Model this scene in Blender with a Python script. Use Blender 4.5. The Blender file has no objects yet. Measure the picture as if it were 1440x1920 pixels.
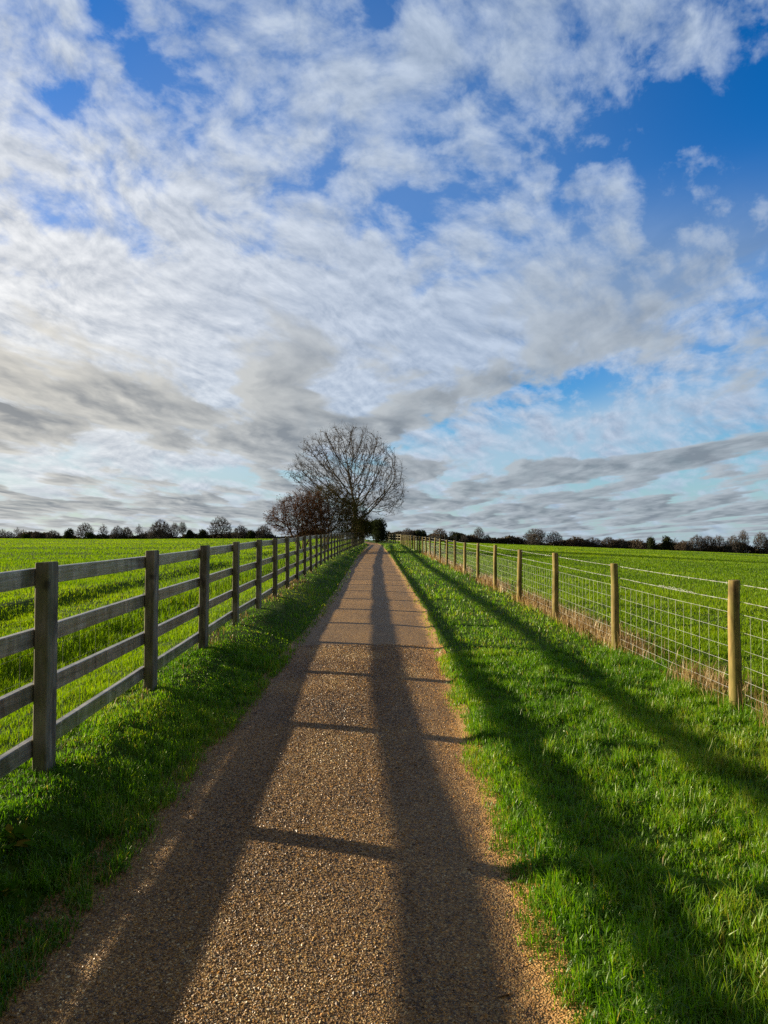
import bpy, math, random
import numpy as np
from mathutils import Vector, Matrix

rng = np.random.default_rng(7)
random.seed(7)
SC = bpy.context.scene
COL = SC.collection

# ------------------------------------------------------------------ helpers
def mesh_np(name, V, polys, smooth=False, fattr=None, vattr=None):
    """V (n,3); polys: list of int arrays (m,k).  fattr/vattr: dict name->float array."""
    me = bpy.data.meshes.new(name)
    V = np.asarray(V, dtype=np.float32)
    polys = [np.asarray(p, dtype=np.int32) for p in polys if len(p)]
    nl = sum(p.size for p in polys); npoly = sum(len(p) for p in polys)
    me.vertices.add(len(V)); me.vertices.foreach_set('co', V.ravel())
    me.loops.add(nl); me.polygons.add(npoly)
    me.loops.foreach_set('vertex_index', np.concatenate([p.ravel() for p in polys]))
    ks = np.concatenate([np.full(len(p), p.shape[1], dtype=np.int32) for p in polys])
    st = np.zeros(npoly, dtype=np.int32); st[1:] = np.cumsum(ks)[:-1]
    me.polygons.foreach_set('loop_start', st)
    me.update(calc_edges=True)
    me.polygons.foreach_set('use_smooth', np.full(npoly, smooth, dtype=bool))
    for dom, d in (('POINT', vattr), ('FACE', fattr)):
        for k, a in (d or {}).items():
            at = me.attributes.new(k, 'FLOAT', dom)
            at.data.foreach_set('value', np.asarray(a, dtype=np.float32))
    me.validate()
    return me

def link(name, me, mat=None, parent=None, loc=(0, 0, 0), rz=0.0):
    o = bpy.data.objects.new(name, me)
    COL.objects.link(o)
    if mat is not None and me is not None and len(me.materials) == 0:
        me.materials.append(mat)
    o.location = loc
    o.rotation_euler = (0, 0, rz)
    if parent is not None:
        o.parent = parent
    return o

def tag(o, label=None, cat=None, group=None, kind=None):
    if label: o['label'] = label
    if cat: o['category'] = cat
    if group: o['group'] = group
    if kind: o['kind'] = kind
    return o

def empty(name, loc=(0, 0, 0), rz=0.0):
    o = bpy.data.objects.new(name, None)
    COL.objects.link(o); o.location = loc; o.rotation_euler = (0, 0, rz)
    o.empty_display_size = 0.3
    return o

# value noise for geometry
_PERM = np.random.default_rng(99).random((256, 256)).astype(np.float64)
def vnoise(x, y):
    x = np.asarray(x, float); y = np.asarray(y, float)
    xi = np.floor(x).astype(int); yi = np.floor(y).astype(int)
    fx = x - xi; fy = y - yi
    fx = fx * fx * (3 - 2 * fx); fy = fy * fy * (3 - 2 * fy)
    a = _PERM[xi & 255, yi & 255]; b = _PERM[(xi + 1) & 255, yi & 255]
    c = _PERM[xi & 255, (yi + 1) & 255]; d = _PERM[(xi + 1) & 255, (yi + 1) & 255]
    return (a * (1 - fx) + b * fx) * (1 - fy) + (c * (1 - fx) + d * fx) * fy
def fnoise(x, y, o=3):
    s = 0; a = 1; t = 0
    for i in range(o):
        s = s + a * vnoise(x * 2 ** i + 17.3 * i, y * 2 ** i + 5.1 * i); t += a; a *= .5
    return s / t
def sstep(a, b, x):
    t = np.clip((x - a) / (b - a), 0, 1)
    return t * t * (3 - 2 * t)

# ------------------------------------------------------------------ layout
CAM_Z = 1.58
F = 1331.0                     # focal length in photo pixels (for tree bearings)
_PY = [-40, 0.0, 2.6, 4.0, 6.0, 8.6, 11.2, 16, 21.4, 30, 47, 70, 90, 100, 112, 130]
_PL = [-1.6, -1.6, -1.56, -1.48, -1.38, -1.28, -1.20, -1.08, -1.05, -1.05, -1.08, -0.9, -0.68, -1.2, -3.4, -8.0]
_PR = [.68, .68, .68, .71, .75, .86, .92, 1.02, 1.04, 1.04, 1.02, .92, .80, .35, -1.6, -6.0]
def path_l(y): return np.interp(y, _PY, _PL)
def path_r(y): return np.interp(y, _PY, _PR)
_FY = [-40, 4.62, 7, 9.4, 12, 35, 50, 70, 92, 200]
_FX = [-2.09, -2.155, -2.2, -2.25, -2.29, -2.30, -2.1, -1.75, -1.36, -1.36]
def fence_l(y): return np.interp(y, _FY, _FX)
RX = 3.44                      # right wire fence line
K = 4.3e-5
def ground(x, y):
    x = np.asarray(x, float); y = np.asarray(y, float)
    r = np.maximum(np.abs(y), 0)
    far = np.where(r < 900, -K * r * r, -K * 900 ** 2 - 2 * K * 900 * (r - 900) * .5)
    fl = fence_l(y); L = path_l(y); R = path_r(y)
    bendoff = sstep(92, 100, y)
    # left verge falls from the fence to the path, right verge rises a little
    low = -.235 * (.5 * np.clip((x - fl - .12) / (L - fl - .12), 0, 1) + .5 * sstep(fl + .15, L + .02, x))
    up = .075 * sstep(R, R + .30, x)
    flat = -.16
    z = np.where(x < (L + R) / 2, low, -.235 + up)
    z = z * (1 - bendoff) + flat * bendoff * sstep(-3, 0, x)
    # left field: rough strip then a small bank up to the pasture
    bx = x + .35 * (vnoise(y * .22, y * 0 + 3.) - .5) + (2.3 + fl)
    bm = .55 + .9 * vnoise(y * .35, y * 0 + 8.)
    bank = .13 * bm * sstep(-6.1, -6.75, bx) + .12 * sstep(-3.9, -4.5, bx) - .10 * sstep(-2.7, -3.6, bx)
    z = z + bank
    # right field leans away
    dx = np.maximum(0, x - RX)
    z = z - .040 * dx * (dx / (dx + 4.0))
    # undulation
    amp = .02 + .012 * sstep(4, 20, np.maximum(-x - 2.3, x - RX))
    inpath = ((x > L - .1) & (x < R + .1))
    z = z + np.where(inpath, 0, 1) * amp * (fnoise(x * .7 + 40, y * .7, 3) - .5)
    z = z + sstep(8, 60, np.maximum(-x, x)) * .5 * (fnoise(x * .03 + 4, y * .03 + 9, 2) - .5)
    return z + far
def gz(x, y): return float(ground(np.array([x]), np.array([y]))[0])

# ------------------------------------------------------------------ materials
def new_mat(name):
    m = bpy.data.materials.new(name); m.use_nodes = True
    nt = m.node_tree; nt.nodes.clear()
    out = nt.nodes.new('ShaderNodeOutputMaterial')
    return m, nt, out
def nd(nt, typ, **kw):
    n = nt.nodes.new(typ)
    for k, v in kw.items():
        if k.startswith('i_'):
            n.inputs[k[2:].replace('_', ' ')].default_value = v
        else:
            setattr(n, k, v)
    return n
def ramp(nt, fac, stops, interp='LINEAR'):
    n = nt.nodes.new('ShaderNodeValToRGB'); n.color_ramp.interpolation = interp
    e = n.color_ramp.elements
    while len(e) < len(stops): e.new(.5)
    for el, (p, c) in zip(e, stops):
        el.position = p; el.color = (*c, 1) if len(c) == 3 else c
    nt.links.new(fac, n.inputs['Fac'])
    return n.outputs['Color']
def mixc(nt, fac, a, b, mode='MIX'):
    n = nt.nodes.new('ShaderNodeMix'); n.data_type = 'RGBA'; n.blend_type = mode
    for s, v in ((n.inputs[0], fac), (n.inputs[6], a), (n.inputs[7], b)):
        if isinstance(v, (int, float)): s.default_value = v
        elif isinstance(v, tuple): s.default_value = (*v, 1)
        else: nt.links.new(v, s)
    return n.outputs[2]
def mapped(nt, scale=(1, 1, 1), random_off=False, coord='Object'):
    tc = nd(nt, 'ShaderNodeTexCoord')
    mp = nd(nt, 'ShaderNodeMapping'); mp.inputs['Scale'].default_value = scale
    src = tc.outputs[coord]
    if random_off:
        oi = nd(nt, 'ShaderNodeObjectInfo')
        ml = nd(nt, 'ShaderNodeMath', operation='MULTIPLY'); ml.inputs[1].default_value = 97.0
        nt.links.new(oi.outputs['Random'], ml.inputs[0])
        ad = nd(nt, 'ShaderNodeVectorMath', operation='ADD')
        nt.links.new(src, ad.inputs[0]); nt.links.new(ml.outputs[0], ad.inputs[1])
        src = ad.outputs[0]
    nt.links.new(src, mp.inputs['Vector'])
    return mp.outputs['Vector']
def noise(nt, vec, scale, detail=4, rough=.55, dist=0.0):
    n = nd(nt, 'ShaderNodeTexNoise'); n.inputs['Scale'].default_value = scale
    n.inputs['Detail'].default_value = detail; n.inputs['Roughness'].default_value = rough
    n.inputs['Distortion'].default_value = dist
    if vec is not None: nt.links.new(vec, n.inputs['Vector'])
    return n.outputs['Fac']
def bump(nt, h, strength, dist, normal=None):
    b = nd(nt, 'ShaderNodeBump'); b.inputs['Strength'].default_value = strength
    b.inputs['Distance'].default_value = dist
    nt.links.new(h, b.inputs['Height'])
    if normal is not None: nt.links.new(normal, b.inputs['Normal'])
    return b.outputs['Normal']
def principled(nt, out, col, rough=.7, spec=.3, normal=None):
    p = nd(nt, 'ShaderNodeBsdfPrincipled')
    if isinstance(col, tuple): p.inputs['Base Color'].default_value = (*col, 1)
    else: nt.links.new(col, p.inputs['Base Color'])
    if isinstance(rough, (int, float)): p.inputs['Roughness'].default_value = rough
    else: nt.links.new(rough, p.inputs['Roughness'])
    p.inputs['Specular IOR Level'].default_value = spec
    if normal is not None: nt.links.new(normal, p.inputs['Normal'])
    nt.links.new(p.outputs[0], out.inputs['Surface'])
    return p

def mat_blade(name, stops, trans=.5, tcol=(1.15, 1.25, .55), gloss=.06, rough=.42):
    m, nt, out = new_mat(name)
    at = nd(nt, 'ShaderNodeAttribute', attribute_name='tint')
    col = ramp(nt, at.outputs['Fac'], stops)
    tc = mixc(nt, 1.0, col, tcol, 'MULTIPLY')
    d = nd(nt, 'ShaderNodeBsdfDiffuse'); nt.links.new(col, d.inputs['Color'])
    t = nd(nt, 'ShaderNodeBsdfTranslucent'); nt.links.new(tc, t.inputs['Color'])
    mx = nd(nt, 'ShaderNodeMixShader'); mx.inputs[0].default_value = trans
    nt.links.new(d.outputs[0], mx.inputs[1]); nt.links.new(t.outputs[0], mx.inputs[2])
    g = nd(nt, 'ShaderNodeBsdfGlossy'); g.inputs['Roughness'].default_value = rough
    g.inputs['Color'].default_value = (.9, .95, .8, 1)
    m2 = nd(nt, 'ShaderNodeMixShader'); m2.inputs[0].default_value = gloss
    nt.links.new(mx.outputs[0], m2.inputs[1]); nt.links.new(g.outputs[0], m2.inputs[2])
    nt.links.new(m2.outputs[0], out.inputs['Surface'])
    return m

M = {}
M['grass'] = mat_blade('grass_blades', [(0, (.028, .095, .002)), (.30, (.080, .205, .002)), (.65, (.150, .310, .003)),
                                        (.88, (.25, .38, .008)), (.95, (.30, .26, .06)), (1, (.36, .27, .10))], trans=.55, tcol=(1.3, 1.3, .4), gloss=.035, rough=.45)
M['pasture'] = mat_blade('pasture_blades', [(0, (.070, .150, .002)), (.5, (.150, .275, .003)),
                                            (.9, (.24, .35, .006)), (1, (.28, .29, .03))], trans=.5, tcol=(1.3, 1.25, .4), gloss=.012, rough=.5)
M['dry'] = mat_blade('dry_grass_blades', [(0, (.16, .085, .03)), (.5, (.34, .22, .09)), (1, (.50, .38, .19))], trans=.3,
                     tcol=(1.1, 1.0, .8), gloss=.03)

def make_ground_mat():
    m, nt, out = new_mat('turf')
    v = mapped(nt, (1, 1, 1))
    n1 = noise(nt, v, .35, 5, .6); n2 = noise(nt, v, 9.0, 4, .65); n3 = noise(nt, v, 45.0, 3, .6)
    c = ramp(nt, n2, [(.3, (.020, .048, .003)), (.5, (.050, .105, .004)), (.72, (.095, .150, .006))])
    c2 = ramp(nt, n1, [(.35, (.045, .100, .004)), (.65, (.100, .150, .006))])
    col = mixc(nt, .5, c, c2)
    soil = ramp(nt, n3, [(.35, (.030, .022, .012)), (.7, (.075, .055, .028))])
    sm = ramp(nt, noise(nt, v, 2.3, 6, .7), [(.56, (0, 0, 0)), (.68, (1, 1, 1))])
    sf = nd(nt, 'ShaderNodeMath', operation='MULTIPLY'); sf.inputs[1].default_value = .6
    nt.links.new(sm, sf.inputs[0])
    col = mixc(nt, sf.outputs[0], col, soil)
    nb = bump(nt, n2, .9, .05); nb = bump(nt, n3, .9, .02, nb)
    col = mixc(nt, 1.0, col, (.62, .66, .45), 'MULTIPLY')
    principled(nt, out, col, .9, .1, nb)
    return m
M['turf'] = make_ground_mat()

STONE = [(0, (.028, .021, .016)), (.20, (.085, .055, .032)), (.42, (.18, .108, .046)), (.62, (.30, .175, .062)),
         (.80, (.42, .25, .080)), (.93, (.50, .37, .19)), (1, (.66, .57, .42))]
def make_path_mat():
    m, nt, out = new_mat('gravel_surface')
    v = mapped(nt, (1, 1, 1))
    def vor(scale):
        n = nd(nt, 'ShaderNodeTexVoronoi'); n.inputs['Scale'].default_value = scale
        nt.links.new(v, n.inputs['Vector']); return n
    a = vor(125); b = vor(80)
    sep = nd(nt, 'ShaderNodeSeparateColor'); nt.links.new(a.outputs['Color'], sep.inputs[0])
    sep2 = nd(nt, 'ShaderNodeSeparateColor'); nt.links.new(b.outputs['Color'], sep2.inputs[0])
    ca = ramp(nt, sep.outputs[0], STONE); cb = ramp(nt, sep2.outputs[1], STONE)
    col = mixc(nt, .45, ca, cb)
    big = noise(nt, v, .9, 4, .6)
    tone = ramp(nt, big, [(.3, (.72, .70, .70)), (.7, (1.2, 1.12, .98))])
    col = mixc(nt, 1.0, col, tone, 'MULTIPLY')
    col = mixc(nt, 1.0, col, (.86, .79, .54), 'MULTIPLY')
    # ochre loose gravel along the edges (attribute edge = 1 at the rim)
    at = nd(nt, 'ShaderNodeAttribute', attribute_name='edge')
    en = noise(nt, v, 7.0, 5, .7)
    ad = nd(nt, 'ShaderNodeMath', operation='ADD'); nt.links.new(at.outputs['Fac'], ad.inputs[0]); nt.links.new(en, ad.inputs[1])
    em = ramp(nt, ad.outputs[0], [(.95, (0, 0, 0)), (1.0, (1, 1, 1))])
    emm = nd(nt, 'ShaderNodeMath', operation='MULTIPLY'); nt.links.new(em, emm.inputs[0]); emm.inputs[1].default_value = .75
    och = ramp(nt, sep.outputs[1], [(0, (.24, .12, .03)), (.5, (.54, .28, .075)), (1, (.72, .45, .16))])
    col = mixc(nt, emm.outputs[0], col, och)
    inv = nd(nt, 'ShaderNodeMath', operation='SUBTRACT'); inv.inputs[0].default_value = 1.0
    nt.links.new(a.outputs['Distance'], inv.inputs[1])
    inv2 = nd(nt, 'ShaderNodeMath', operation='SUBTRACT'); inv2.inputs[0].default_value = 1.0
    nt.links.new(b.outputs['Distance'], inv2.inputs[1])
    nb = bump(nt, inv.outputs[0], .9, .007); nb = bump(nt, inv2.outputs[0], .7, .010, nb)
    nb = bump(nt, noise(nt, v, 12, 4, .7), .5, .03, nb)
    principled(nt, out, col, .62, .35, nb)
    return m
M['path'] = make_path_mat()

def make_stone_mat():
    m, nt, out = new_mat('loose_stones')
    at = nd(nt, 'ShaderNodeAttribute', attribute_name='tint')
    ao = nd(nt, 'ShaderNodeAttribute', attribute_name='ochre')
    c1 = ramp(nt, at.outputs['Fac'], STONE)
    c2 = ramp(nt, at.outputs['Fac'], [(0, (.24, .11, .024)), (.5, (.58, .29, .070)), (.9, (.74, .43, .13)), (1, (.74, .58, .34))])
    principled(nt, out, mixc(nt, 1.0, mixc(nt, ao.outputs['Fac'], c1, c2), (.92, .87, .65), 'MULTIPLY'), .45, .45)
    return m
M['stone'] = make_stone_mat()

def make_wood(name, axis, dark, mid, light, green=None, rnd=True, rough=.8, spec=.2, sc=26):
    m, nt, out = new_mat(name)
    s = [sc, sc, sc]; s[axis] = 1.1
    v = mapped(nt, tuple(s), rnd)
    v2 = mapped(nt, (2.5, 8, 2.5) if axis == 1 else (10, 10, 3.0), rnd)
    g = noise(nt, v, 1.0, 7, .65, .4)
    st = noise(nt, v2, 1.0, 5, .65, .6)
    col = ramp(nt, g, [(.30, dark), (.5, mid), (.72, light)])
    blot = ramp(nt, st, [(.34, (.22, .20, .19)), (.44, (.62, .60, .58)), (.52, (1.0, 1.0, .98)), (.68, (1.6, 1.58, 1.5))])
    col = mixc(nt, .85, col, blot, 'MULTIPLY')
    if green is not None:
        gf = ramp(nt, noise(nt, v2, .7, 4, .6), [(.42, (0, 0, 0)), (.7, (.8, .8, .8))])
        col = mixc(nt, gf, col, green)
    # knots
    vk = mapped(nt, (5, 5, 5), rnd)
    vo = nd(nt, 'ShaderNodeTexVoronoi'); vo.inputs['Scale'].default_value = .55; nt.links.new(vk, vo.inputs['Vector'])
    kf = ramp(nt, vo.outputs['Distance'], [(.06, (.75, .75, .75)), (.13, (0, 0, 0))])
    col = mixc(nt, kf, col, tuple(c * .35 for c in dark))
    nb = bump(nt, g, .55, .006); nb = bump(nt, st, .3, .01, nb)
    principled(nt, out, col, rough, spec, nb)
    return m
M['rail'] = make_wood('weathered_rail_timber', 1, (.105, .092, .072), (.25, .222, .178), (.40, .362, .295), (.14, .14, .065), rough=.29, spec=1.0)
M['post'] = make_wood('weathered_post_timber', 2, (.095, .083, .063), (.195, .173, .135), (.32, .288, .23), (.14, .14, .06))
M['stake'] = make_wood('treated_pine_post', 2, (.10, .068, .022), (.245, .175, .062), (.38, .285, .115), (.19, .185, .045), sc=48)
M['greywood'] = make_wood('grey_field_timber', 2, (.05, .05, .048), (.11, .11, .105), (.2, .2, .19))

def make_wire():
    m, nt, out = new_mat('galvanised_wire')
    v = mapped(nt, (1, 1, 1))
    col = ramp(nt, noise(nt, v, 3, 3), [(.3, (.34, .35, .32)), (.7, (.58, .59, .55))])
    p = principled(nt, out, col, .45, .5); p.inputs['Metallic'].default_value = .35
    return m
M['wire'] = make_wire()
M['dull_wire'] = M['wire'].copy(); M['dull_wire'].name = 'dull_wire'
for n_ in M['dull_wire'].node_tree.nodes:
    if n_.type == 'VALTORGB':
        n_.color_ramp.elements[0].color = (.10, .10, .09, 1); n_.color_ramp.elements[1].color = (.22, .22, .20, 1)
    if n_.type == 'BSDF_PRINCIPLED': n_.inputs['Metallic'].default_value = 0; n_.inputs['Roughness'].default_value = .8; n_.inputs['Specular IOR Level'].default_value = .1
def make_bark(name, a, b, c, sc=6):
    m, nt, out = new_mat(name)
    v = mapped(nt, (1, 1, .35), True)
    g = noise(nt, v, sc, 6, .65, .5)
    principled(nt, out, ramp(nt, g, [(.3, a), (.55, b), (.75, c)]), .9, .1, bump(nt, g, .6, .04))
    return m
M['ash_bark'] = make_bark('ash_bark', (.050, .042, .030), (.095, .080, .058), (.15, .135, .09))
M['ash_twig'] = make_bark('ash_twigs', (.040, .033, .026), (.070, .055, .042), (.10, .082, .06))
M['haw_bark'] = make_bark('hawthorn_bark', (.10, .078, .04), (.20, .155, .075), (.30, .24, .12))
M['haw_twig'] = make_bark('hawthorn_twigs', (.045, .022, .014), (.085, .042, .024), (.12, .065, .035))
M['haw_twig2'] = make_bark('olive_twigs', (.035, .028, .014), (.07, .052, .026), (.10, .08, .04))
M['far_twig'] = make_bark('far_twigs', (.060, .054, .048), (.092, .083, .073), (.125, .113, .098), .3)  # far twig colours are lightened to paint in distance haze
M['far_twig2'] = make_bark('far_brown_twigs', (.068, .054, .041), (.105, .083, .060), (.14, .112, .08), .3)
M['pale_bark'] = make_bark('pale_far_bark', (.16, .14, .10), (.26, .23, .17), (.34, .30, .23), 1)
M['ever'] = mat_blade('evergreen_leaves', [(0, (.014, .020, .010)), (.5, (.030, .040, .020)), (1, (.055, .064, .034))], trans=.2, gloss=.0)
M['hedge'] = mat_blade('hedge_twigs', [(0, (.042, .038, .028)), (.5, (.080, .069, .049)), (1, (.125, .106, .072))], trans=.25, tcol=(1, 1, .9), gloss=.0)
M['thicket'] = mat_blade('ivy_leaves', [(0, (.014, .022, .006)), (.5, (.035, .045, .012)), (1, (.060, .056, .018))], trans=.3, gloss=.0)
M['hawleaf'] = mat_blade('withered_hawthorn_leaves', [(0, (.05, .024, .012)), (.5, (.10, .050, .022)), (1, (.16, .095, .038))], trans=.35, tcol=(1.2, .9, .7), gloss=.0)
M['litter'] = mat_blade('leaf_scraps', [(0, (.025, .016, .010)), (.6, (.09, .045, .018)), (1, (.20, .13, .06))], trans=.15, tcol=(1, 1, 1), gloss=.02)
M['weed'] = mat_blade('weed_leaves', [(0, (.03, .09, .006)), (.7, (.07, .14, .01)), (1, (.20, .15, .02))], trans=.4, gloss=.0)
def plain(name, a, b, sc, rough=.7):
    m, nt, out = new_mat(name)
    v = mapped(nt, (1, 1, 1), True)
    g = noise(nt, v, sc, 4, .6)
    principled(nt, out, ramp(nt, g, [(.3, a), (.7, b)]), rough, .3, bump(nt, g, .3, .004))
    return m
M['white'] = plain('white_paint', (.60, .60, .58), (.80, .80, .78), 8)
M['leaf'] = plain('dead_leaf', (.045, .024, .012), (.13, .07, .03), 60)

# ------------------------------------------------------------------ ground sheet
def axis(breaks):
    out = []
    for (a, b, n) in breaks:
        out.append(np.linspace(a, b, n, endpoint=False))
    return np.concatenate(out + [np.array([breaks[-1][1]])])
gx = axis([(-1600, -300, 14), (-300, -60, 30), (-60, -14, 40), (-14, -8, 24), (-8, 5, 200), (5, 14, 40), (14, 60, 40), (60, 300, 30), (300, 1600, 14)])
gy = axis([(-60, -4, 14), (-4, 0, 16), (0, 12, 150), (12, 30, 110), (30, 70, 90), (70, 140, 70), (140, 400, 60), (400, 1800, 30)])
GX, GY = np.meshgrid(gx, gy)
GZ = ground(GX, GY)
inp = (GX > path_l(GY) + .03) & (GX < path_r(GY) - .03)
GZ = GZ - .05 * inp
V = np.stack([GX, GY, GZ], -1).reshape(-1, 3)
nx, ny = len(gx), len(gy)
ii = (np.arange(ny - 1)[:, None] * nx + np.arange(nx - 1)[None, :]).ravel()
Q = np.stack([ii, ii + 1, ii + nx + 1, ii + nx], -1)
g = link('ground', mesh_np('ground', V, [Q], True), M['turf'])
tag(g, 'green turf of the verges and the fields', 'ground', kind='structure')

# ------------------------------------------------------------------ path sheet
py = axis([(-8, 0, 30), (0, 14, 240), (14, 40, 160), (40, 95, 120), (95, 130, 60)])
pu = np.concatenate([np.linspace(0, .12, 10, endpoint=False), np.linspace(.12, .88, 26, endpoint=False), np.linspace(.88, 1, 11)])
PU, PYY = np.meshgrid(pu, py)
el = path_l(PYY) + .10 * (fnoise(PYY * 1.4, PYY * 0 + 1.5, 4) - .5) - .12
er = path_r(PYY) + .13 * (fnoise(PYY * 1.3, PYY * 0 + 8.5, 4) - .5) + .14
PXX = el + (er - el) * PU
pz0 = ground((path_l(PYY) + path_r(PYY)) / 2, PYY)
crown = .02 * (1 - (2 * PU - 1) ** 2) + .012 * (fnoise(PXX * 2.1, PYY * 1.1, 3) - .5)
PZ = pz0 + .006 + crown
tgt = ground(PXX, PYY)
edge = np.clip(1 - np.minimum(PU, 1 - PU) / .025, 0, 1)
outside = np.clip(np.maximum(path_l(PYY) - PXX, PXX - path_r(PYY)) / .05 + .5, 0, 1)
PZ = PZ * (1 - outside) + np.maximum(tgt + .012, np.where(outside > 0, PZ - .03, -99)) * outside
PZ = PZ * (1 - edge) + (tgt - .012) * edge
dr = (er - PXX); dl = (PXX - el)
edge_attr = np.clip(.72 - np.maximum(dr - .10, 0) / .34 * .72, 0, .72) + np.clip(.30 - np.maximum(dl - .08, 0) / .12 * .30, 0, .30)
V = np.stack([PXX, PYY, PZ], -1).reshape(-1, 3)
nx, ny = len(pu), len(py)
ii = (np.arange(ny - 1)[:, None] * nx + np.arange(nx - 1)[None, :]).ravel()
Q = np.stack([ii, ii + 1, ii + nx + 1, ii + nx], -1)
p = link('path', mesh_np('path', V, [Q], True, vattr={'edge': edge_attr.ravel()}), M['path'])
tag(p, 'brown gravel path running straight between the two fences', 'path', kind='structure')
def pathz(x, y):
    u = (x - path_l(y)) / (path_r(y) - path_l(y))
    return ground((path_l(y) + path_r(y)) / 2, y) + .006 + .02 * (1 - (2 * u - 1) ** 2) + .012 * (fnoise(x * 2.1, y * 1.1, 3) - .5)

# loose stones
def stones():
    n = 300000
    y = 1.75 + (11.0 - 1.75) * rng.random(n) ** 1.7
    u = rng.random(n)
    eg = rng.random(n) < .20
    u = np.where(eg, 1 - np.abs(rng.normal(0, .07, n)), u)
    L = path_l(y) - .08; R = path_r(y) + .13
    x = L + (R - L) * np.clip(u, -.02, 1.04)
    z = pathz(x, y)
    z = np.where((x > path_r(y) - .02) | (x < path_l(y) + .02), np.maximum(ground(x, y), z - .004), z)
    s = .0024 + .0036 * rng.random(n) ** 1.6
    s = s * np.where(rng.random(n) < .03, 1.6, 1) * (1 + .09 * np.maximum(0, y - 3))
    base = np.array([[1, 0, 0], [0, 1, 0], [-1, 0, 0], [0, -1, 0], [.15, .1, 1], [0, 0, -1]], float)
    V = base[None] * (1 + .5 * (rng.random((n, 6, 1)) - .5))
    V = V * np.stack([s * (.8 + .7 * rng.random(n)), s * (.7 + .5 * rng.random(n)), s * (.45 + .5 * rng.random(n))], -1)[:, None, :]
    V = V + (rng.random((n, 6, 3)) - .5) * s[:, None, None] * .35
    t = rng.normal(0, .35, n); ct, stt = np.cos(t), np.sin(t)
    vy = V[..., 1] * ct[:, None] - V[..., 2] * stt[:, None]; vz = V[..., 1] * stt[:, None] + V[..., 2] * ct[:, None]
    V[..., 1] = vy; V[..., 2] = vz
    a = rng.random(n) * 6.283; ca, sa = np.cos(a), np.sin(a)
    vx = V[..., 0] * ca[:, None] - V[..., 1] * sa[:, None]; vy = V[..., 0] * sa[:, None] + V[..., 1] * ca[:, None]
    V = np.stack([vx + x[:, None], vy + y[:, None], V[..., 2] + (z + s * .18)[:, None]], -1)
    f = np.array([[0, 1, 4], [1, 2, 4], [2, 3, 4], [3, 0, 4], [1, 0, 5], [2, 1, 5], [3, 2, 5], [0, 3, 5]])
    Fc = (f[None] + 6 * np.arange(n)[:, None, None]).reshape(-1, 3)
    tint = np.clip(rng.beta(1.6, 1.9, n) + (fnoise(x * 2.2, y * 1.6, 4) - .5) * .75, 0, 1)
    och = np.clip(1.1 - (path_r(y) + .05 - x) / .32 + (rng.random(n) - .5) * .8, 0, 1) * .9
    och = np.maximum(och, np.where(rng.random(n) < .12, .7, 0))
    me = mesh_np('gravel', V.reshape(-1, 3), [Fc], False, fattr={'tint': np.repeat(tint, 8), 'ochre': np.repeat(och, 8)})
    o = link('gravel', me, M['stone'])
    tag(o, 'loose brown and ochre stones lying on the path', 'gravel', kind='stuff')
stones()

# ------------------------------------------------------------------ grass
def blades(x, y, h, w, tint, lean=.45, two=True, sink=.01, bendk=.5, dirbias=None):
    n = len(x)
    z = ground(x, y) - sink + .014 * ((x > path_l(y) - .16) & (x < path_r(y) + .18))
    az = rng.random(n) * 6.283
    if dirbias is not None: az = dirbias + rng.normal(0, .9, n)
    ln = np.abs(rng.normal(0, lean, n)).clip(0, 1.25)
    dx, dy = np.cos(az), np.sin(az)
    fa = az + 1.5708 + rng.normal(0, .5, n)
    wx, wy = np.cos(fa) * w * .5, np.sin(fa) * w * .5
    b = np.stack([x, y, z], -1)
    s1, c1 = np.sin(ln * .55), np.cos(ln * .55)
    l2 = np.minimum(ln * (1 + bendk) + .15, 1.9); s2, c2 = np.sin(l2), np.cos(l2)
    wv = np.stack([wx, wy, np.zeros(n)], -1)
    if two:
        mid = b + np.stack([dx * s1, dy * s1, c1], -1) * (h * .55)[:, None]
        tip = mid + np.stack([dx * s2, dy * s2, c2], -1) * (h * .45)[:, None]
        V = np.stack([b - wv, b + wv, mid + wv * .8, mid - wv * .8, tip], 1).reshape(-1, 3)
        i = np.arange(n)[:, None] * 5
        q = i + np.array([[0, 1, 2, 3]]); t = i + np.array([[3, 2, 4]])
        return V, q, t, np.concatenate([tint, tint])
    tip = b + np.stack([dx * s1, dy * s1, c1], -1) * h[:, None]
    V = np.stack([b - wv, b + wv, tip], 1).reshape(-1, 3)
    return V, None, np.arange(n)[:, None] * 3 + np.array([[0, 1, 2]]), tint
def grass_obj(name, sets, mat, label, cat):
    Vs, qs, ts, tq, tt = [], [], [], [], []
    off = 0
    for (V, q, t, tint) in sets:
        Vs.append(V)
        if q is not None:
            qs.append(q + off); tq.append(tint[:len(q)])
        ts.append(t + off); tt.append(tint[-len(t):]); off += len(V)
    polys = ([np.concatenate(qs)] if qs else []) + [np.concatenate(ts)]
    me = mesh_np(name, np.concatenate(Vs), polys, False, fattr={'tint': np.concatenate((tq if qs else []) + tt)})
    o = link(name, me, mat)
    return tag(o, label, cat, kind='stuff')

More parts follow.
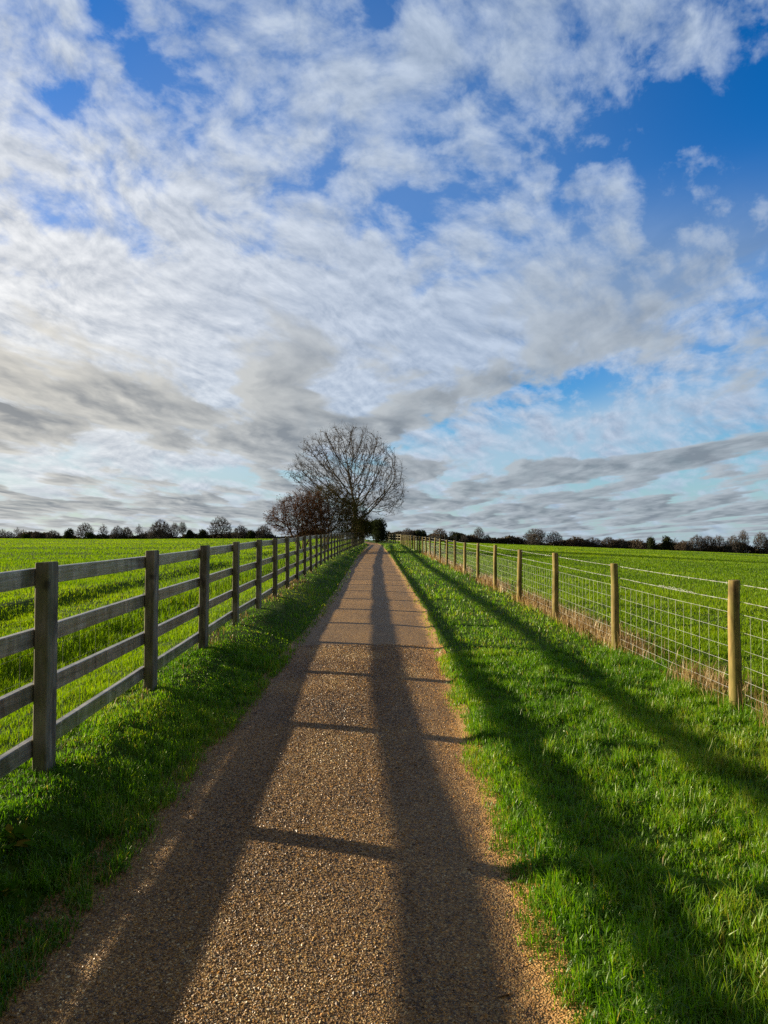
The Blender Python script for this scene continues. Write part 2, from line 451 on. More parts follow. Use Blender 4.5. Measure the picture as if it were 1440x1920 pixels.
def sample_cone(n_near, n_far, d0=1.0, dm=10., d1=240., bmin=-.74, bmax=.74):
    y = np.concatenate([d0 + (dm - d0) * rng.random(n_near), dm * (d1 / dm) ** rng.random(n_far)])
    b = bmin + (bmax - bmin) * rng.random(len(y))
    return b * y, y
def off_path(x, y):
    nl = .17 * (fnoise(y * 1.5 + 3, y * 0 + 11.2 + x * .5, 4) - .5)
    nr = .20 * (fnoise(y * 2.1 + 3, y * 0 + 2.2 + x * .5, 3) - .5)
    j = rng.normal(0, .035, len(x))
    return (x < path_l(y) + nl + .075 + .07 * sstep(6, 3, y) + j) | (x > path_r(y) + nr + .015 - j) | (y > 97)
def clump(x, y): return fnoise(x * 3.1, y * 3.1, 3)

# verges
sets = []
def verge_pick(nn, nf):
    x, y = sample_cone(nn, nf, 1.5, 10, 97)
    ex, ey = rng.random(170000) * 6.4 - 2.5, rng.random(170000) * 5.5 - 1.0
    ok = (np.abs(ex) > .74 * np.maximum(ey, 0)) | (ey < 1.5)
    x, y = np.concatenate([x, ex[ok]]), np.concatenate([y, ey[ok]])
    k = off_path(x, y) & (x > fence_l(y) - .25) & (x < RX + .3)
    x, y = x[k], y[k]
    c = clump(x, y); c2 = fnoise(x * 9.0 + 5, y * 9.0, 2); c3 = fnoise(x * 1.1 + 31, y * 1.1, 2)
    keep = rng.random(len(x)) < np.clip(.55 + (c2 - .45) * 2.6 + (c - .45) * 1.2, .28, 1)
    x, y, c, c2, c3 = x[keep], y[keep], c[keep], c2[keep], c3[keep]
    dpath = np.where(x < 0, path_l(y) - x, x - path_r(y))
    df = np.abs(x - RX)
    h = (.042 + .055 * np.clip((c - .30) * 2.4, 0, 1) + .045 * np.clip((c2 - .5) * 3.5, 0, 1) * np.clip((c3 - .35) * 3, 0, 1)) * (.45 + 1.0 * rng.random(len(x)))
    h = np.maximum(h, .045 * (.6 + .8 * rng.random(len(x)))) * np.where(x < 0, 1.12, 1.0)
    h *= np.where(x < 0, .85, .62) + np.where(x < 0, .15, .38) * sstep(-.05, .2, dpath) * (1 + .7 * (1 - sstep(.05, .35, df)))
    h *= np.where(x < 0, .58 + .42 * sstep(.30, .62, x - fence_l(y)), 1.0)
    w = np.maximum(.0052, .00085 * y) * (.6 + .8 * rng.random(len(x)))
    big = fnoise(x * .55 + 70, y * .55, 3)
    tint = np.clip(.50 + (big - .5) * 1.2 + (c2 - .5) * .7 + rng.normal(0, .20, len(x)), 0, .92)
    dry = rng.random(len(x)) < .03 + .12 * (1 - sstep(0, .14, dpath))
    tint = np.where(dry, .93 + .07 * rng.random(len(x)), tint)
    return x, y, h, w, tint
x, y, h, w, t = verge_pick(640000, 280000)
nr = y < 22
sets.append(blades(x[nr], y[nr], h[nr], w[nr], t[nr], .80, bendk=.8))
sets.append(blades(x[~nr], y[~nr], h[~nr] * 1.1, w[~nr], t[~nr], .55, two=False))
# small round leaved herbs and a few tall stalks among the blades
n = 26000
y = 1.2 + 13 * rng.random(n); x = (rng.random(n) * 5.8 - 2.3)
cl = fnoise(x * 2.3 + 90, y * 2.3, 3)
k = off_path(x, y) & (x > fence_l(y) - .2) & (x < RX) & (cl > .55)
x, y = x[k], y[k]
sets.append(blades(x, y, .03 + .03 * rng.random(len(x)), .012 + .010 * rng.random(len(x)), np.clip(.30 + rng.normal(0, .18, len(x)), 0, .9), 1.0, bendk=1.2))
n = 1700
y = 1.2 + 16 * rng.random(n) ** 1.3; x = (rng.random(n) * 5.8 - 2.3)
k = off_path(x - .1, y) & off_path(x + .1, y) & (x > fence_l(y) - .2) & (x < RX)
x, y = x[k], y[k]
sets.append(blades(x, y, 0.08 + .06 * rng.random(len(x)), .0045 + .003 * rng.random(len(x)), np.clip(rng.random(len(x)) * 1.1, .2, 1), .9, bendk=.9))
grass_obj('verge_grass', sets, M['grass'], 'lush green grass on the verges beside the path', 'grass')

# fields
sets = []
x, y = sample_cone(330000, 560000, 1.0, 12, 250, -.78, .80)
ex, ey = rng.random(160000) * 16 - 8, rng.random(160000) * 8 - 1
ok = np.abs(ex) > .78 * np.maximum(ey, 0)
x, y = np.concatenate([x, ex[ok]]), np.concatenate([y, ey[ok]])
k = (x < fence_l(y) - .2) | (x > RX + .2)
x, y = x[k], y[k]
c = clump(x, y)
keep = rng.random(len(x)) < np.clip((c - .15) * 4.0, .35, 1)
x, y, c = x[keep], y[keep], c[keep]
q = fnoise(x * .5 + 30, y * .5, 3)
rough = (x < 0) * np.exp(-((x + 4.3 + .3 * (q - .5)) / .55) ** 2)
df = np.minimum(np.abs(x - fence_l(y)), np.abs(x - RX))
h = (.03 + .05 * np.clip((c - .25) * 2, 0, 1) + .018 * np.clip((q - .5) * 3, 0, 1)) * (.6 + .8 * rng.random(len(x)))
h = h + rough * .16 * rng.random(len(x)) + np.where(x > 0, .10, .03) * np.exp(-df / .35) * rng.random(len(x))
w = np.maximum(.0055, .00095 * y) * (.7 + .6 * rng.random(len(x)))
big = fnoise(x * .10 + 7, y * .10, 4)
tint = np.clip(.45 + (big - .5) * .9 + (q - .5) * .5 + rng.normal(0, .16, len(x)) - rough * .15, 0, .92)
tint = np.where(rng.random(len(x)) < .012, 1.0, tint)
nr = y < 16
sets.append(blades(x[nr], y[nr], h[nr], w[nr], tint[nr], .55))
sets.append(blades(x[~nr], y[~nr], h[~nr] * 1.1 + .02, w[~nr], tint[~nr], .45, two=False))
grass_obj('field_grass', sets, M['pasture'], 'short pasture grass covering the fields behind both fences', 'grass')

# dry stems at the wire fence foot and a few by the rail fence
n = 13000
y = 4.0 + 45 * rng.random(n) ** 2.0
x = RX + .16 + rng.normal(0, .13, n)
d = fnoise(y * .55 + 3, y * 0 + 6.2, 3) + .30 * np.exp(-((y - 7.6) / .8) ** 2) + .22 * np.exp(-((y - 11.6) / 1.4) ** 2)
k = rng.random(n) < np.clip((d - .44) * 6, 0.02, 1)
x, y = x[k], y[k]
sets = [blades(x, y, .10 + .26 * rng.random(len(x)), np.maximum(.0035, .0009 * y), rng.random(len(x)), .4, bendk=.3)]
n = 900
y = 4.5 + 25 * rng.random(n); x = fence_l(y) + rng.normal(.0, .16, n)
k = rng.random(n) < np.clip((fnoise(y * .8 + 50, y * 0 + 1, 2) - .5) * 6, .02, 1)
sets.append(blades(x[k], y[k], .08 + .16 * rng.random(k.sum()), np.maximum(.0035, .0009 * y[k]), rng.random(k.sum()), .6))
grass_obj('dry_grass', sets, M['dry'], 'withered tan grass stems along the foot of the wire fence', 'dry grass')

# ------------------------------------------------------------------ solids
def prism(profile, rings, cap=True):
    """profile (k,2) counter-clockwise; rings list of (cx,cy,z,scale) along z."""
    k = len(profile); V = []; Fq = []
    for (cx, cy, z, s) in rings:
        for (a, b) in profile: V.append((cx + a * s, cy + b * s, z))
    for r in range(len(rings) - 1):
        for j in range(k):
            a = r * k + j; b = r * k + (j + 1) % k
            Fq.append((a, b, b + k, a + k))
    caps = [tuple(range(len(V) - k, len(V))), tuple(reversed(range(k)))] if cap else []
    return np.array(V, float), Fq, caps
def box_profile(w, d, ch):
    w, d = w / 2, d / 2
    return [(w - ch, -d), (w, -d + ch), (w, d - ch), (w - ch, d), (-w + ch, d), (-w, d - ch), (-w, -d + ch), (-w + ch, -d)]
def pymesh(name, parts, smooth=False):
    V = []; Fs = []
    for (v, f) in parts:
        o = len(V); V += [tuple(a) for a in v]; Fs += [tuple(i + o for i in q) for q in f]
    me = bpy.data.meshes.new(name); me.from_pydata(V, [], Fs); me.update()
    if smooth:
        for pl in me.polygons: pl.use_smooth = True
    return me

# ---- left post and rail fence
SP = 2.35
posts_y = [4.70 + SP * i for i in range(-2, 38)]
fz = lambda yy: gz(float(fence_l(yy)), yy)
fx = lambda yy: float(fence_l(yy))
rail_fence = empty('rail_fence', (fx(4.7), 4.7, 0))
tag(rail_fence, 'weathered grey timber fence of four rails running along the left side of the path', 'fence')
O = Vector(rail_fence.location)
r_ = random.Random(3)
for yy in posts_y:
    H = 1.35 + r_.uniform(-.012, .018)
    pr = box_profile(.09 + r_.uniform(-.003, .004), .15 + r_.uniform(-.004, .004), .006)
    v, q, c = prism(pr, [(0, 0, -.25, 1), (0, 0, .2, 1.0), (r_.uniform(-.002, .002), 0, .7, 1), (0, 0, H - .008, 1), (0, 0, H, .93)])
    v[-8:, 2] += v[-8:, 0] * .05
    o = link('post', pymesh('rail_fence_post', [(v, q + c)]), M['post'], rail_fence)
    o.location = Vector((fx(yy), yy, fz(yy))) - O
    o.rotation_euler = (r_.gauss(0, .008), r_.gauss(0, .008), r_.gauss(0, .02))
RAILS = [1.262, .870, .512, .160]
RH, RT = .115, .044
def strip_box(pts, w, h, jit=0):
    """box beam along a list of points (x,y,z): w across (x), h up (z)"""
    ch = .004
    prof = [(-w / 2 + ch, -h / 2), (w / 2 - ch, -h / 2), (w / 2, -h / 2 + ch), (w / 2, h / 2 - ch), (w / 2 - ch, h / 2), (-w / 2 + ch, h / 2), (-w / 2, h / 2 - ch), (-w / 2, -h / 2 + ch)]
    V = []; Fs = []
    for (x, y, z) in pts:
        for (a, b) in prof: V.append((x + a + r_.uniform(-jit, jit), y, z + b + r_.uniform(-jit, jit)))
    n = len(pts)
    for i in range(n - 1):
        for j in range(8):
            a = i * 8 + j; b = i * 8 + (j + 1) % 8
            Fs.append((a, a + 8, b + 8, b))
    Fs.append(tuple(range(8))); Fs.append(tuple(reversed(range((n - 1) * 8, n * 8))))
    return np.array(V), Fs
for k_, rz in enumerate(RAILS):
    i = -(k_ % 2)
    while i < len(posts_y) - 1:
        a = max(i, 0); b = min(i + 2, len(posts_y) - 1)
        ya, yb = posts_y[a], posts_y[b]
        mid = (ya + yb) / 2
        pts = []
        dz0, dz1 = r_.gauss(0, .006), r_.gauss(0, .006)
        for t_ in np.linspace(0, 1, 7):
            yy = ya + .006 + (yb - ya - .012) * t_
            za = fz(ya) * (1 - t_) + fz(yb) * t_
            pts.append((fx(yy) - .045 - RT / 2 - .002, yy, za + rz + dz0 * (1 - t_) + dz1 * t_ - .006 * math.sin(math.pi * t_)))
        c = Vector((fx(mid), mid, fz(mid) + rz))
        pts = [(p_[0] - c.x, p_[1] - c.y, p_[2] - c.z) for p_ in pts]
        v, f_ = strip_box(pts, RT, RH, .0012)
        o = link('rail', pymesh('rail_fence_rail', [(v, f_)]), M['rail'], rail_fence)
        o.location = c - O
        i += 2

# wires ------------------------------------------------------------
def tube(pts, r, k=4):
    pts = np.asarray(pts, float); n = len(pts)
    d = np.gradient(pts, axis=0); d /= np.linalg.norm(d, axis=1, keepdims=True) + 1e-12
    up = np.where(np.abs(d[:, 2:3]) > .9, np.array([[1., 0, 0]]), np.array([[0, 0, 1.]]))
    a = np.cross(d, up); a /= np.linalg.norm(a, axis=1, keepdims=True)
    b = np.cross(a, d)
    r = np.broadcast_to(np.asarray(r, float), (n,))
    th = np.arange(k) * 2 * math.pi / k + .4
    V = pts[:, None] + (a[:, None] * np.cos(th)[None, :, None] + b[:, None] * np.sin(th)[None, :, None]) * r[:, None, None]
    i = (np.arange(n - 1)[:, None] * k + np.arange(k)[None]).ravel()
    j = (np.arange(n - 1)[:, None] * k + (np.arange(k)[None] + 1) % k).ravel()
    return V.reshape(-1, 3), np.stack([i, i + k, j + k, j], -1)
def join(parts):
    V = []; Q = []; off = 0
    for (v, q) in parts:
        V.append(v); Q.append(q + off); off += len(v)
    return np.concatenate(V), np.concatenate(Q)
def merged(name, parts, mat, parent, off, smooth=True):
    V, Q = join(parts)
    return link(name, mesh_np(name, V - np.array(off), [Q], smooth), mat, parent)

# thin netting stapled along the left rails
parts = []
yv = posts_y[0] + .1
while yv < 34:
    x0 = fx(yv) - .040
    zg = fz(yv)
    parts.append(tube([(x0, yv, zg + .02), (x0 + .004, yv + r_.uniform(-.01, .01), zg + .5), (x0, yv + r_.uniform(-.008, .008), zg + 1.0)], .0008, 3))
    yv += .31
for hz in (.05, .25, .40, .62, .78, 1.0):
    ys = np.arange(posts_y[0], 40, .6)
    parts.append(tube([(fx(a) - .040, a, fz(a) + hz) for a in ys], .0007, 3))
merged('wire_netting', parts, M['dull_wire'], rail_fence, O)

# ---- right wire fence
wire_fence = empty('wire_fence', (RX, 6.75, 0))
tag(wire_fence, 'post and wire fence with round pine posts along the right verge', 'fence')
O2 = Vector(wire_fence.location)
SR = 3.37
ry = [6.75 + SR * i for i in range(-2, 26)]
rgz = lambda yy: gz(RX, yy)
RZ = [rgz(b) for b in ry]
r2 = random.Random(11)
for yy in ry:
    H = 1.243 + r2.uniform(-.03, .03)
    if abs(yy - 6.75) < .1: H = 1.243
    R0 = .053 + r2.uniform(-.004, .005)
    prof = [(math.cos(t_) * R0 * (1 + .05 * math.sin(3 * t_ + yy)), math.sin(t_) * R0 * (1 + .05 * math.sin(2 * t_ + yy * 2))) for t_ in np.linspace(0, 2 * math.pi, 16, endpoint=False)]
    lx = r2.uniform(-.012, .012)
    v, q, c = prism(prof, [(0, 0, -.25, 1.08), (0, 0, .15, 1.06), (lx * .5, 0, .5, 1.02), (lx, 0, .9, .97), (0, 0, H - .012, .94), (0, 0, H, .86)])
    me = pymesh('wire_fence_post', [(v, q)], True)
    # end cap
    me2 = pymesh('wire_fence_post', [(v, q + c)], False)
    for pl in me2.polygons[:len(q)]: pl.use_smooth = True
    bpy.data.meshes.remove(me)
    o = link('post', me2, M['stake'], wire_fence)
    o.location = Vector((RX, yy, rgz(yy))) - O2
    o.rotation_euler = (r2.gauss(0, .012), r2.gauss(0, .012) + (.018 if yy < 8 else 0), r2.uniform(0, 6))
    o.rotation_euler = (r2.gauss(0, .012), r2.gauss(0, .010) - (.010 if 6 < yy < 8 else 0), r2.uniform(-.5, .5))
WX = RX + .052
def wline(hz, dy=.42, sag=.01, y1=92):
    ys = np.arange(ry[0], y1, dy)
    out = []
    for a in ys:
        ph = ((a - ry[0]) / SR) % 1
        out.append((WX, a, np.interp(a, ry, RZ) + hz - sag * 4 * ph * (1 - ph)))
    return out
for hz in (1.200, 1.036):
    pts = wline(hz, .14, .008, 92)
    parts = []
    a = np.array(pts)
    tw = np.arange(len(a)) * 1.9
    s1 = a.copy(); s1[:, 0] += .0022 * np.cos(tw); s1[:, 2] += .0022 * np.sin(tw)
    s2 = a.copy(); s2[:, 0] -= .0022 * np.cos(tw); s2[:, 2] -= .0022 * np.sin(tw)
    parts += [tube(s1, np.maximum(.0017, .00012 * a[:, 1]), 4), tube(s2, np.maximum(.0017, .00012 * a[:, 1]), 4)]
    for p_ in a[1:]:
        if p_[1] > 22: break
        for s in (1, -1):
            ang = r2.uniform(0, 3.1)
            dx, dz = .013 * math.cos(ang), .013 * math.sin(ang)
            parts.append(tube([(p_[0] - dx, p_[1] - .004 * s, p_[2] - dz), (p_[0], p_[1] + .001, p_[2]), (p_[0] + dx, p_[1] + .004 * s, p_[2] + dz)], .0013, 3))
    merged('barbed_wire', parts, M['wire'], wire_fence, O2)
# wrapped splice in the second strand
parts = []
zz = np.interp(8.2, ry, RZ) + 1.032
for q_ in range(3):
    ts = np.linspace(0, 1, 40)
    parts.append(tube([(WX + .010 * math.cos(t_ * 40 + q_ * 2), 7.75 + .95 * t_ + .02 * math.sin(t_ * 17 + q_), zz + .010 * math.sin(t_ * 40 + q_ * 2) - .012 * math.sin(math.pi * t_) * (q_ - 1)) for t_ in ts], .0014, 3))
merged('wire_splice', parts, M['wire'], wire_fence, O2)
# stock netting
parts = []
NET = (.916, .747, .580, .430, .295, .172, .085)
for hz in NET:
    a = np.array(wline(hz, .42, .006, 92))
    parts.append(tube(a, np.maximum(.0017 if hz < .9 else .0021, .00006 * a[:, 1]), 4))
yv = ry[0]
while yv < 60:
    zg = np.interp(yv, ry, RZ)
    o_ = r2.uniform(-.015, .015)
    parts.append(tube([(WX, yv, zg + .916), (WX, yv + o_, zg + .66), (WX, yv + o_ * .4 + r2.uniform(-.008, .008), zg + .43), (WX, yv, zg + .085)], max(.0013, .00004 * yv), 3))
    yv += .205
merged('wire_netting', parts, M['wire'], wire_fence, O2)

# ---- far fence beyond the gap on the right
far_f = empty('pale_post_fence', (3.3, 96, gz(3.3, 96)))
tag(far_f, 'short run of pale posts beyond the gap at the far end of the right verge', 'fence')
O3 = Vector(far_f.location)
fpts = [(3.55, 95.0), (3.25, 98.), (3.0, 101), (2.75, 104), (2.5, 107), (2.3, 110), (2.1, 113), (1.95, 116)]
for (a, b) in fpts:
    v, q, c = prism([(math.cos(t_) * .07, math.sin(t_) * .07) for t_ in np.linspace(0, 2 * math.pi, 8, endpoint=False)], [(0, 0, -.2, 1), (0, 0, 1.3, 1), (0, 0, 1.34, .85)])
    o = link('post', pymesh('far_post', [(v, q + c)], True), M['post'], far_f)
    o.location = Vector((a, b, gz(a, b))) - O3
for hz in (1.18, .82, .45):
    pts = np.array([(a + .07, b, gz(a, b) + hz) for (a, b) in fpts])
    V, Q = tube(pts - np.array(O3), .05, 4)
    link('rail', mesh_np('far_rail', V, [Q]), M['post'], far_f)

# ---- cross gate in the right field
def beam(p0, p1, w, h):
    p0, p1 = Vector(p0), Vector(p1); d = (p1 - p0).normalized()
    s = d.cross(Vector((0, 0, 1)))
    if s.length < .01: s = Vector((1, 0, 0))
    s.normalize(); u = s.cross(d)
    V = []
    for p_ in (p0, p1):
        for (a, b) in ((-1, -1), (1, -1), (1, 1), (-1, 1)): V.append(tuple(p_ + s * (a * w / 2) + u * (b * h / 2)))
    return np.array(V), [(0, 1, 5, 4), (1, 2, 6, 5), (2, 3, 7, 6), (3, 0, 4, 7), (3, 2, 1, 0), (4, 5, 6, 7)]
pen = empty('field_gate', (6.6, 62, gz(6.6, 62)))
tag(pen, 'dark grey timber gate and rails standing in the right field behind the wire fence', 'gate')
O4 = Vector(pen.location)
gp = [(4.9, 62.5), (5.75, 62), (6.2, 62), (7.1, 62)]
for (a, b), hh in zip(gp, (1.25, 1.45, 1.45, 1.3)):
    z0 = gz(a, b)
    v, f_ = beam((0, 0, -.2), (0, 0, hh), .13, .13)
    o = link('post', pymesh('gate_post', [(v, f_)]), M['greywood'], pen); o.location = Vector((a, b, z0)) - O4
for (i, j) in ((0, 1), (2, 3)):
    for hz in (1.15, .85, .55, .28):
        a0, b0 = gp[i]; a1, b1 = gp[j]
        v, f_ = beam((a0, b0 - .085, gz(a0, b0) + hz), (a1, b1 - .085, gz(a1, b1) + hz), .04, .10)
        link('rail', pymesh('gate_rail', [(v - np.array(O4), f_)]), M['greywood'], pen)

# ---- white end post of the rail fence
wx_, wy_ = -1.28, 93.5
wp = empty('marker_post', (wx_, wy_, gz(wx_, wy_)))
tag(wp, 'small white painted board on a post at the far end of the rail fence', 'marker post')
v, f_ = beam((0, 0, -.2), (0, 0, 1.25), .12, .12); link('post', pymesh('marker_post_stem', [(v, f_)]), M['white'], wp)
v, f_ = beam((-.17, -.09, .95), (.17, -.09, .95), .03, .34); link('board', pymesh('marker_board', [(v, f_)]), M['white'], wp)
v, f_ = beam((-.15, -.09, .45), (.15, -.09, .45), .03, .16); link('lower_board', pymesh('marker_board2', [(v, f_)]), M['white'], wp)

# ------------------------------------------------------------------ trees
def colonize(r, A, nodes, parents, step, infl, kill, iters, jit=.25, trop=(0, 0, .05)):
    N = list(map(np.array, nodes)); P = list(parents)
    alive = np.ones(len(A), bool); nd_ = np.full(len(A), 1e9); ni = np.zeros(len(A), int)
    def upd(idx):
        X = np.array([N[i] for i in idx])
        la = np.where(alive)[0]; B = A[la]
        d = (B * B).sum(1)[:, None] + (X * X).sum(1)[None] - 2 * B @ X.T
        j = d.argmin(1); m = np.sqrt(np.maximum(d[np.arange(len(B)), j], 0))
        b = m < nd_[la]
        nd_[la[b]] = m[b]; ni[la[b]] = np.array(idx)[j[b]]
    upd(list(range(len(N))))
    kids = {}
    for it in range(iters):
        alive &= nd_ > kill
        act = np.where(alive & (nd_ < infl))[0]
        if len(act) == 0: break
        un, iv = np.unique(ni[act], return_inverse=True)
        vv = A[act] - np.array([N[i] for i in un])[iv]; vv /= np.linalg.norm(vv, axis=1, keepdims=True) + 1e-9
        sm = np.zeros((len(un), 3)); np.add.at(sm, iv, vv)
        S = dict(zip(un.tolist(), sm))
        new = []
        for i, v in S.items():
            v = v / (np.linalg.norm(v) + 1e-9) + r.normal(0, jit, 3) + np.array(trop)
            v /= np.linalg.norm(v) + 1e-9
            kk = kids.setdefault(i, [])
            if len(kk) > 3 or any(np.dot(v, w_) > .93 for w_ in kk): continue
            kk.append(v); N.append(N[i] + v * step); P.append(i); new.append(len(N) - 1)
        if not new: break
        upd(new)
    return np.array(N), np.array(P)
def radii(N, P, tip, e=2.4, rmax=None):
    n = len(N); acc = np.zeros(n)
    r = np.zeros(n)
    for i in range(n - 1, -1, -1):
        r[i] = tip if acc[i] == 0 else acc[i] ** (1 / e)
        if P[i] >= 0: acc[P[i]] += r[i] ** e
    if rmax: r = np.minimum(r, rmax)
    return r
def frustums(p0, p1, r0, r1, k=4):
    d = p1 - p0; d = d / (np.linalg.norm(d, axis=1, keepdims=True) + 1e-9)
    up = np.where(np.abs(d[:, 2:3]) > .9, np.array([[1., 0, 0]]), np.array([[0, 0, 1.]]))
    a = np.cross(d, up); a /= np.linalg.norm(a, axis=1, keepdims=True); b = np.cross(a, d)
    th = np.arange(k) * 2 * math.pi / k
    ring = a[:, None] * np.cos(th)[None, :, None] + b[:, None] * np.sin(th)[None, :, None]
    V = np.concatenate([p0[:, None] + ring * r0[:, None, None], p1[:, None] + ring * r1[:, None, None]], 1).reshape(-1, 3)
    i = np.arange(len(p0))[:, None] * 2 * k; j = np.arange(k)[None]; j2 = (j + 1) % k
    Q = np.stack([i + j, i + j2, i + k + j2, i + k + j], -1).reshape(-1, 4)
    return V, Q
def poly_volume(r, poly, n, shell=.5, flat=1.0):
    """points in a body whose front outline is poly [(x,z)], round in plan"""
    P = np.array(poly, float); out = []
    zmin, zmax = P[:, 1].min(), P[:, 1].max()
    Z = np.linspace(zmin + .01, zmax - .01, 60); lo = []; hi = []
    for z in Z:
        xs = []
        for (a, b) in zip(P, np.roll(P, -1, 0)):
            if (a[1] - z) * (b[1] - z) < 0: xs.append(a[0] + (z - a[1]) / (b[1] - a[1]) * (b[0] - a[0]))
        lo.append(min(xs) if xs else 0); hi.append(max(xs) if xs else 0)
    lo, hi = np.array(lo), np.array(hi); wt = ((hi - lo) ** 2); wt /= wt.sum()
    zi = r.choice(len(Z), n, p=wt); hw = (hi - lo)[zi] / 2; c = (hi + lo)[zi] / 2
    rad = r.random(n) ** shell; th = r.random(n) * 6.283
    z = Z[zi] + (r.random(n) - .5) * (Z[1] - Z[0])
    return np.stack([c + hw * rad * np.cos(th), hw * flat * rad * np.sin(th), z], -1)
def twigs(r, N, P, rad, thr, per, ln, tr, up=.3):
    sel = np.where((rad < thr) & (P >= 0))[0]
    sel = np.repeat(sel, per)
    d = N[sel] - N[P[sel]]; d /= np.linalg.norm(d, axis=1, keepdims=True) + 1e-9
    v = d * .8 + r.normal(0, .55, (len(sel), 3)) + np.array([0, 0, up]); v /= np.linalg.norm(v, axis=1, keepdims=True)
    L = ln * (.5 + r.random(len(sel)))
    st = N[sel] - d * (r.random(len(sel)) * .3)[:, None]
    md = st + v * (L * .55)[:, None]
    v2 = v + r.normal(0, .3, v.shape) + np.array([0, 0, up * .6]); v2 /= np.linalg.norm(v2, axis=1, keepdims=True)
    en = md + v2 * (L * .45)[:, None]
    o = np.ones(len(sel))
    return [frustums(st, md, o * tr, o * tr * .8, 3), frustums(md, en, o * tr * .8, o * tr * .4, 3)], en
def flecks(r, pts, size, spread):
    n = len(pts); c = pts + r.normal(0, spread, (n, 3))
    a = r.normal(0, 1, (n, 3)); a /= np.linalg.norm(a, axis=1, keepdims=True)
    b = np.cross(a, r.normal(0, 1, (n, 3))); b /= np.linalg.norm(b, axis=1, keepdims=True) + 1e-9
    s = (size * (.5 + r.random(n)))[:, None]
    V = np.stack([c - a * s, c + b * s * .45, c + a * s, c - b * s * .45], 1).reshape(-1, 3)
    Q = np.arange(n)[:, None] * 4 + np.array([[0, 1, 2, 3]])
    return V, Q, r.random(n)
def branch_tree(seed, poly, natt, step, kill, infl, trunk, tip, thr, per, tl, tr, shell=.55, flat=1.0, jit=.22, up=.3, trop=(0, 0, .05), stems=None, e=2.4):
    r = np.random.default_rng(seed)
    A = poly_volume(r, poly, natt, shell, flat)
    ext = A[:, 2].max() - A[:, 2].min()
    for q_ in range(14):                      # uneven gaps in the crown
        c_ = A[r.integers(0, len(A))]
        A = A[np.linalg.norm(A - c_, axis=1) > ext * r.uniform(.05, .13)]
    nodes = [(0, 0, -.3)]; par = [-1]
    if stems is None:
        zt = np.arange(0, trunk, step)
        for i, z in enumerate(zt):
            nodes.append((.04 * math.sin(z * 1.3 + seed), .04 * math.cos(z * 1.7 + seed), z)); par.append(len(nodes) - 2)
    else:
        for s in stems:
            pi_ = 0
            for t_ in np.linspace(0, 1, 5):
                nodes.append((s[0] * .25 + s[0] * t_ * .8 + r.normal(0, .03), s[1] * t_ + r.normal(0, .03), s[2] * t_)); par.append(pi_); pi_ = len(nodes) - 1
    N, P = colonize(r, A, nodes, par, step, infl, kill, 140, jit, trop)
    rad = radii(N, P, tip, e)
    seg = np.where(P >= 0)[0]
    r0 = np.minimum(rad[P[seg]], rad[seg] * 1.25)
    thick = rad[seg] > thr * 1.0
    k6 = frustums(N[P[seg[thick]]], N[seg[thick]], r0[thick], rad[seg[thick]], 6)
    fine = frustums(N[P[seg[~thick]]], N[seg[~thick]], r0[~thick], rad[seg[~thick]], 4)
    tw, ends = twigs(r, N, P, rad, thr, per, tl, tr, up)
    return k6, [fine] + tw, ends, r
def add_tree(name, label, cat, loc, rz, parts_trunk, parts_crown, mt, mc, extra=None, group=None):
    e = empty(name, loc, rz); tag(e, label, cat, group)
    V, Q = join([parts_trunk]); link('trunk', mesh_np(name + '_trunk', V, [Q], True), mt, e)
    V, Q = join(parts_crown); link('crown', mesh_np(name + '_crown', V, [Q], True), mc, e)
    if extra:
        nm, (V, Q, t), mm = extra
        link(nm, mesh_np(name + '_' + nm, V, [Q], False, fattr={'tint': t}), mm, e)
    return e

def px_poly(pts, x0, y0, D):
    return [((a - x0) / F * D, (y0 - b) / F * D) for (a, b) in pts]
# the big ash
D = 75.; bx = (663 - 702) / F * D; bz = gz(bx, D)
yb = 990 + (CAM_Z - bz) / D * F
ash_poly = px_poly([(533, 893), (552, 858), (560, 838), (578, 822), (600, 808), (625, 800), (655, 796), (690, 802), (716, 818), (738, 842), (754, 870), (762, 905),
                    (763, 938), (752, 965), (728, 978), (704, 968), (690, 950), (640, 955), (590, 945), (552, 915)], 663, yb, D)
tr_, cr_, ends, r = branch_tree(5, ash_poly, 5200, .34, .46, 6.0, 2.2, .012, .030, 3, .62, .0085, shell=.46, up=.5, jit=.10, e=2.2, trop=(0, 0, .14))
keys = flecks(r, ends[r.random(len(ends)) < .10], .10, .02)
add_tree('ash_tree', 'tall bare tree with wide fan of branches and dark seed clusters beside the rail fence', 'tree', (bx, D, bz), 0,
         tr_, cr_, M['ash_bark'], M['ash_twig'], ('seed_cluster', keys, M['ash_twig']))

# hawthorns in front of it
def hawthorn(seed, cx, D, outline, label, mt, mc, nleaf, stems, leafmat, natt=2600, tr=.009):
    bx = (cx - 702) / F * D; bz = gz(bx, D); yb = 990 + (CAM_Z - bz) / D * F
    poly = px_poly(outline, cx, yb, D)
    a, b, ends, r = branch_tree(seed, poly, natt, .22, .27, 3.0, 1, .009, .024, 4, .42, tr, shell=.5, flat=.8, jit=.4, up=.08, stems=stems, trop=(0, 0, .0))
    fl = flecks(r, ends[r.integers(0, len(ends), nleaf)], .045, .05)
    add_tree('hawthorn', label, 'tree', (bx, D, bz), 0, a, b, mt, mc, ('withered_leaves', fl, leafmat))
hawthorn(21, 566, 56, [(500, 985), (498, 966), (516, 946), (534, 930), (556, 918), (584, 916), (606, 925), (620, 950), (622, 1005), (575, 1008), (530, 1003)],
         'reddish brown hawthorn thicket at the left end of the tree clump', M['haw_twig'], M['haw_twig'], 5500,
         [(-.9, 0, 1.6), (.1, .3, 1.7), (.8, -.2, 1.6), (-.3, -.4, 1.5)], M['hawleaf'])
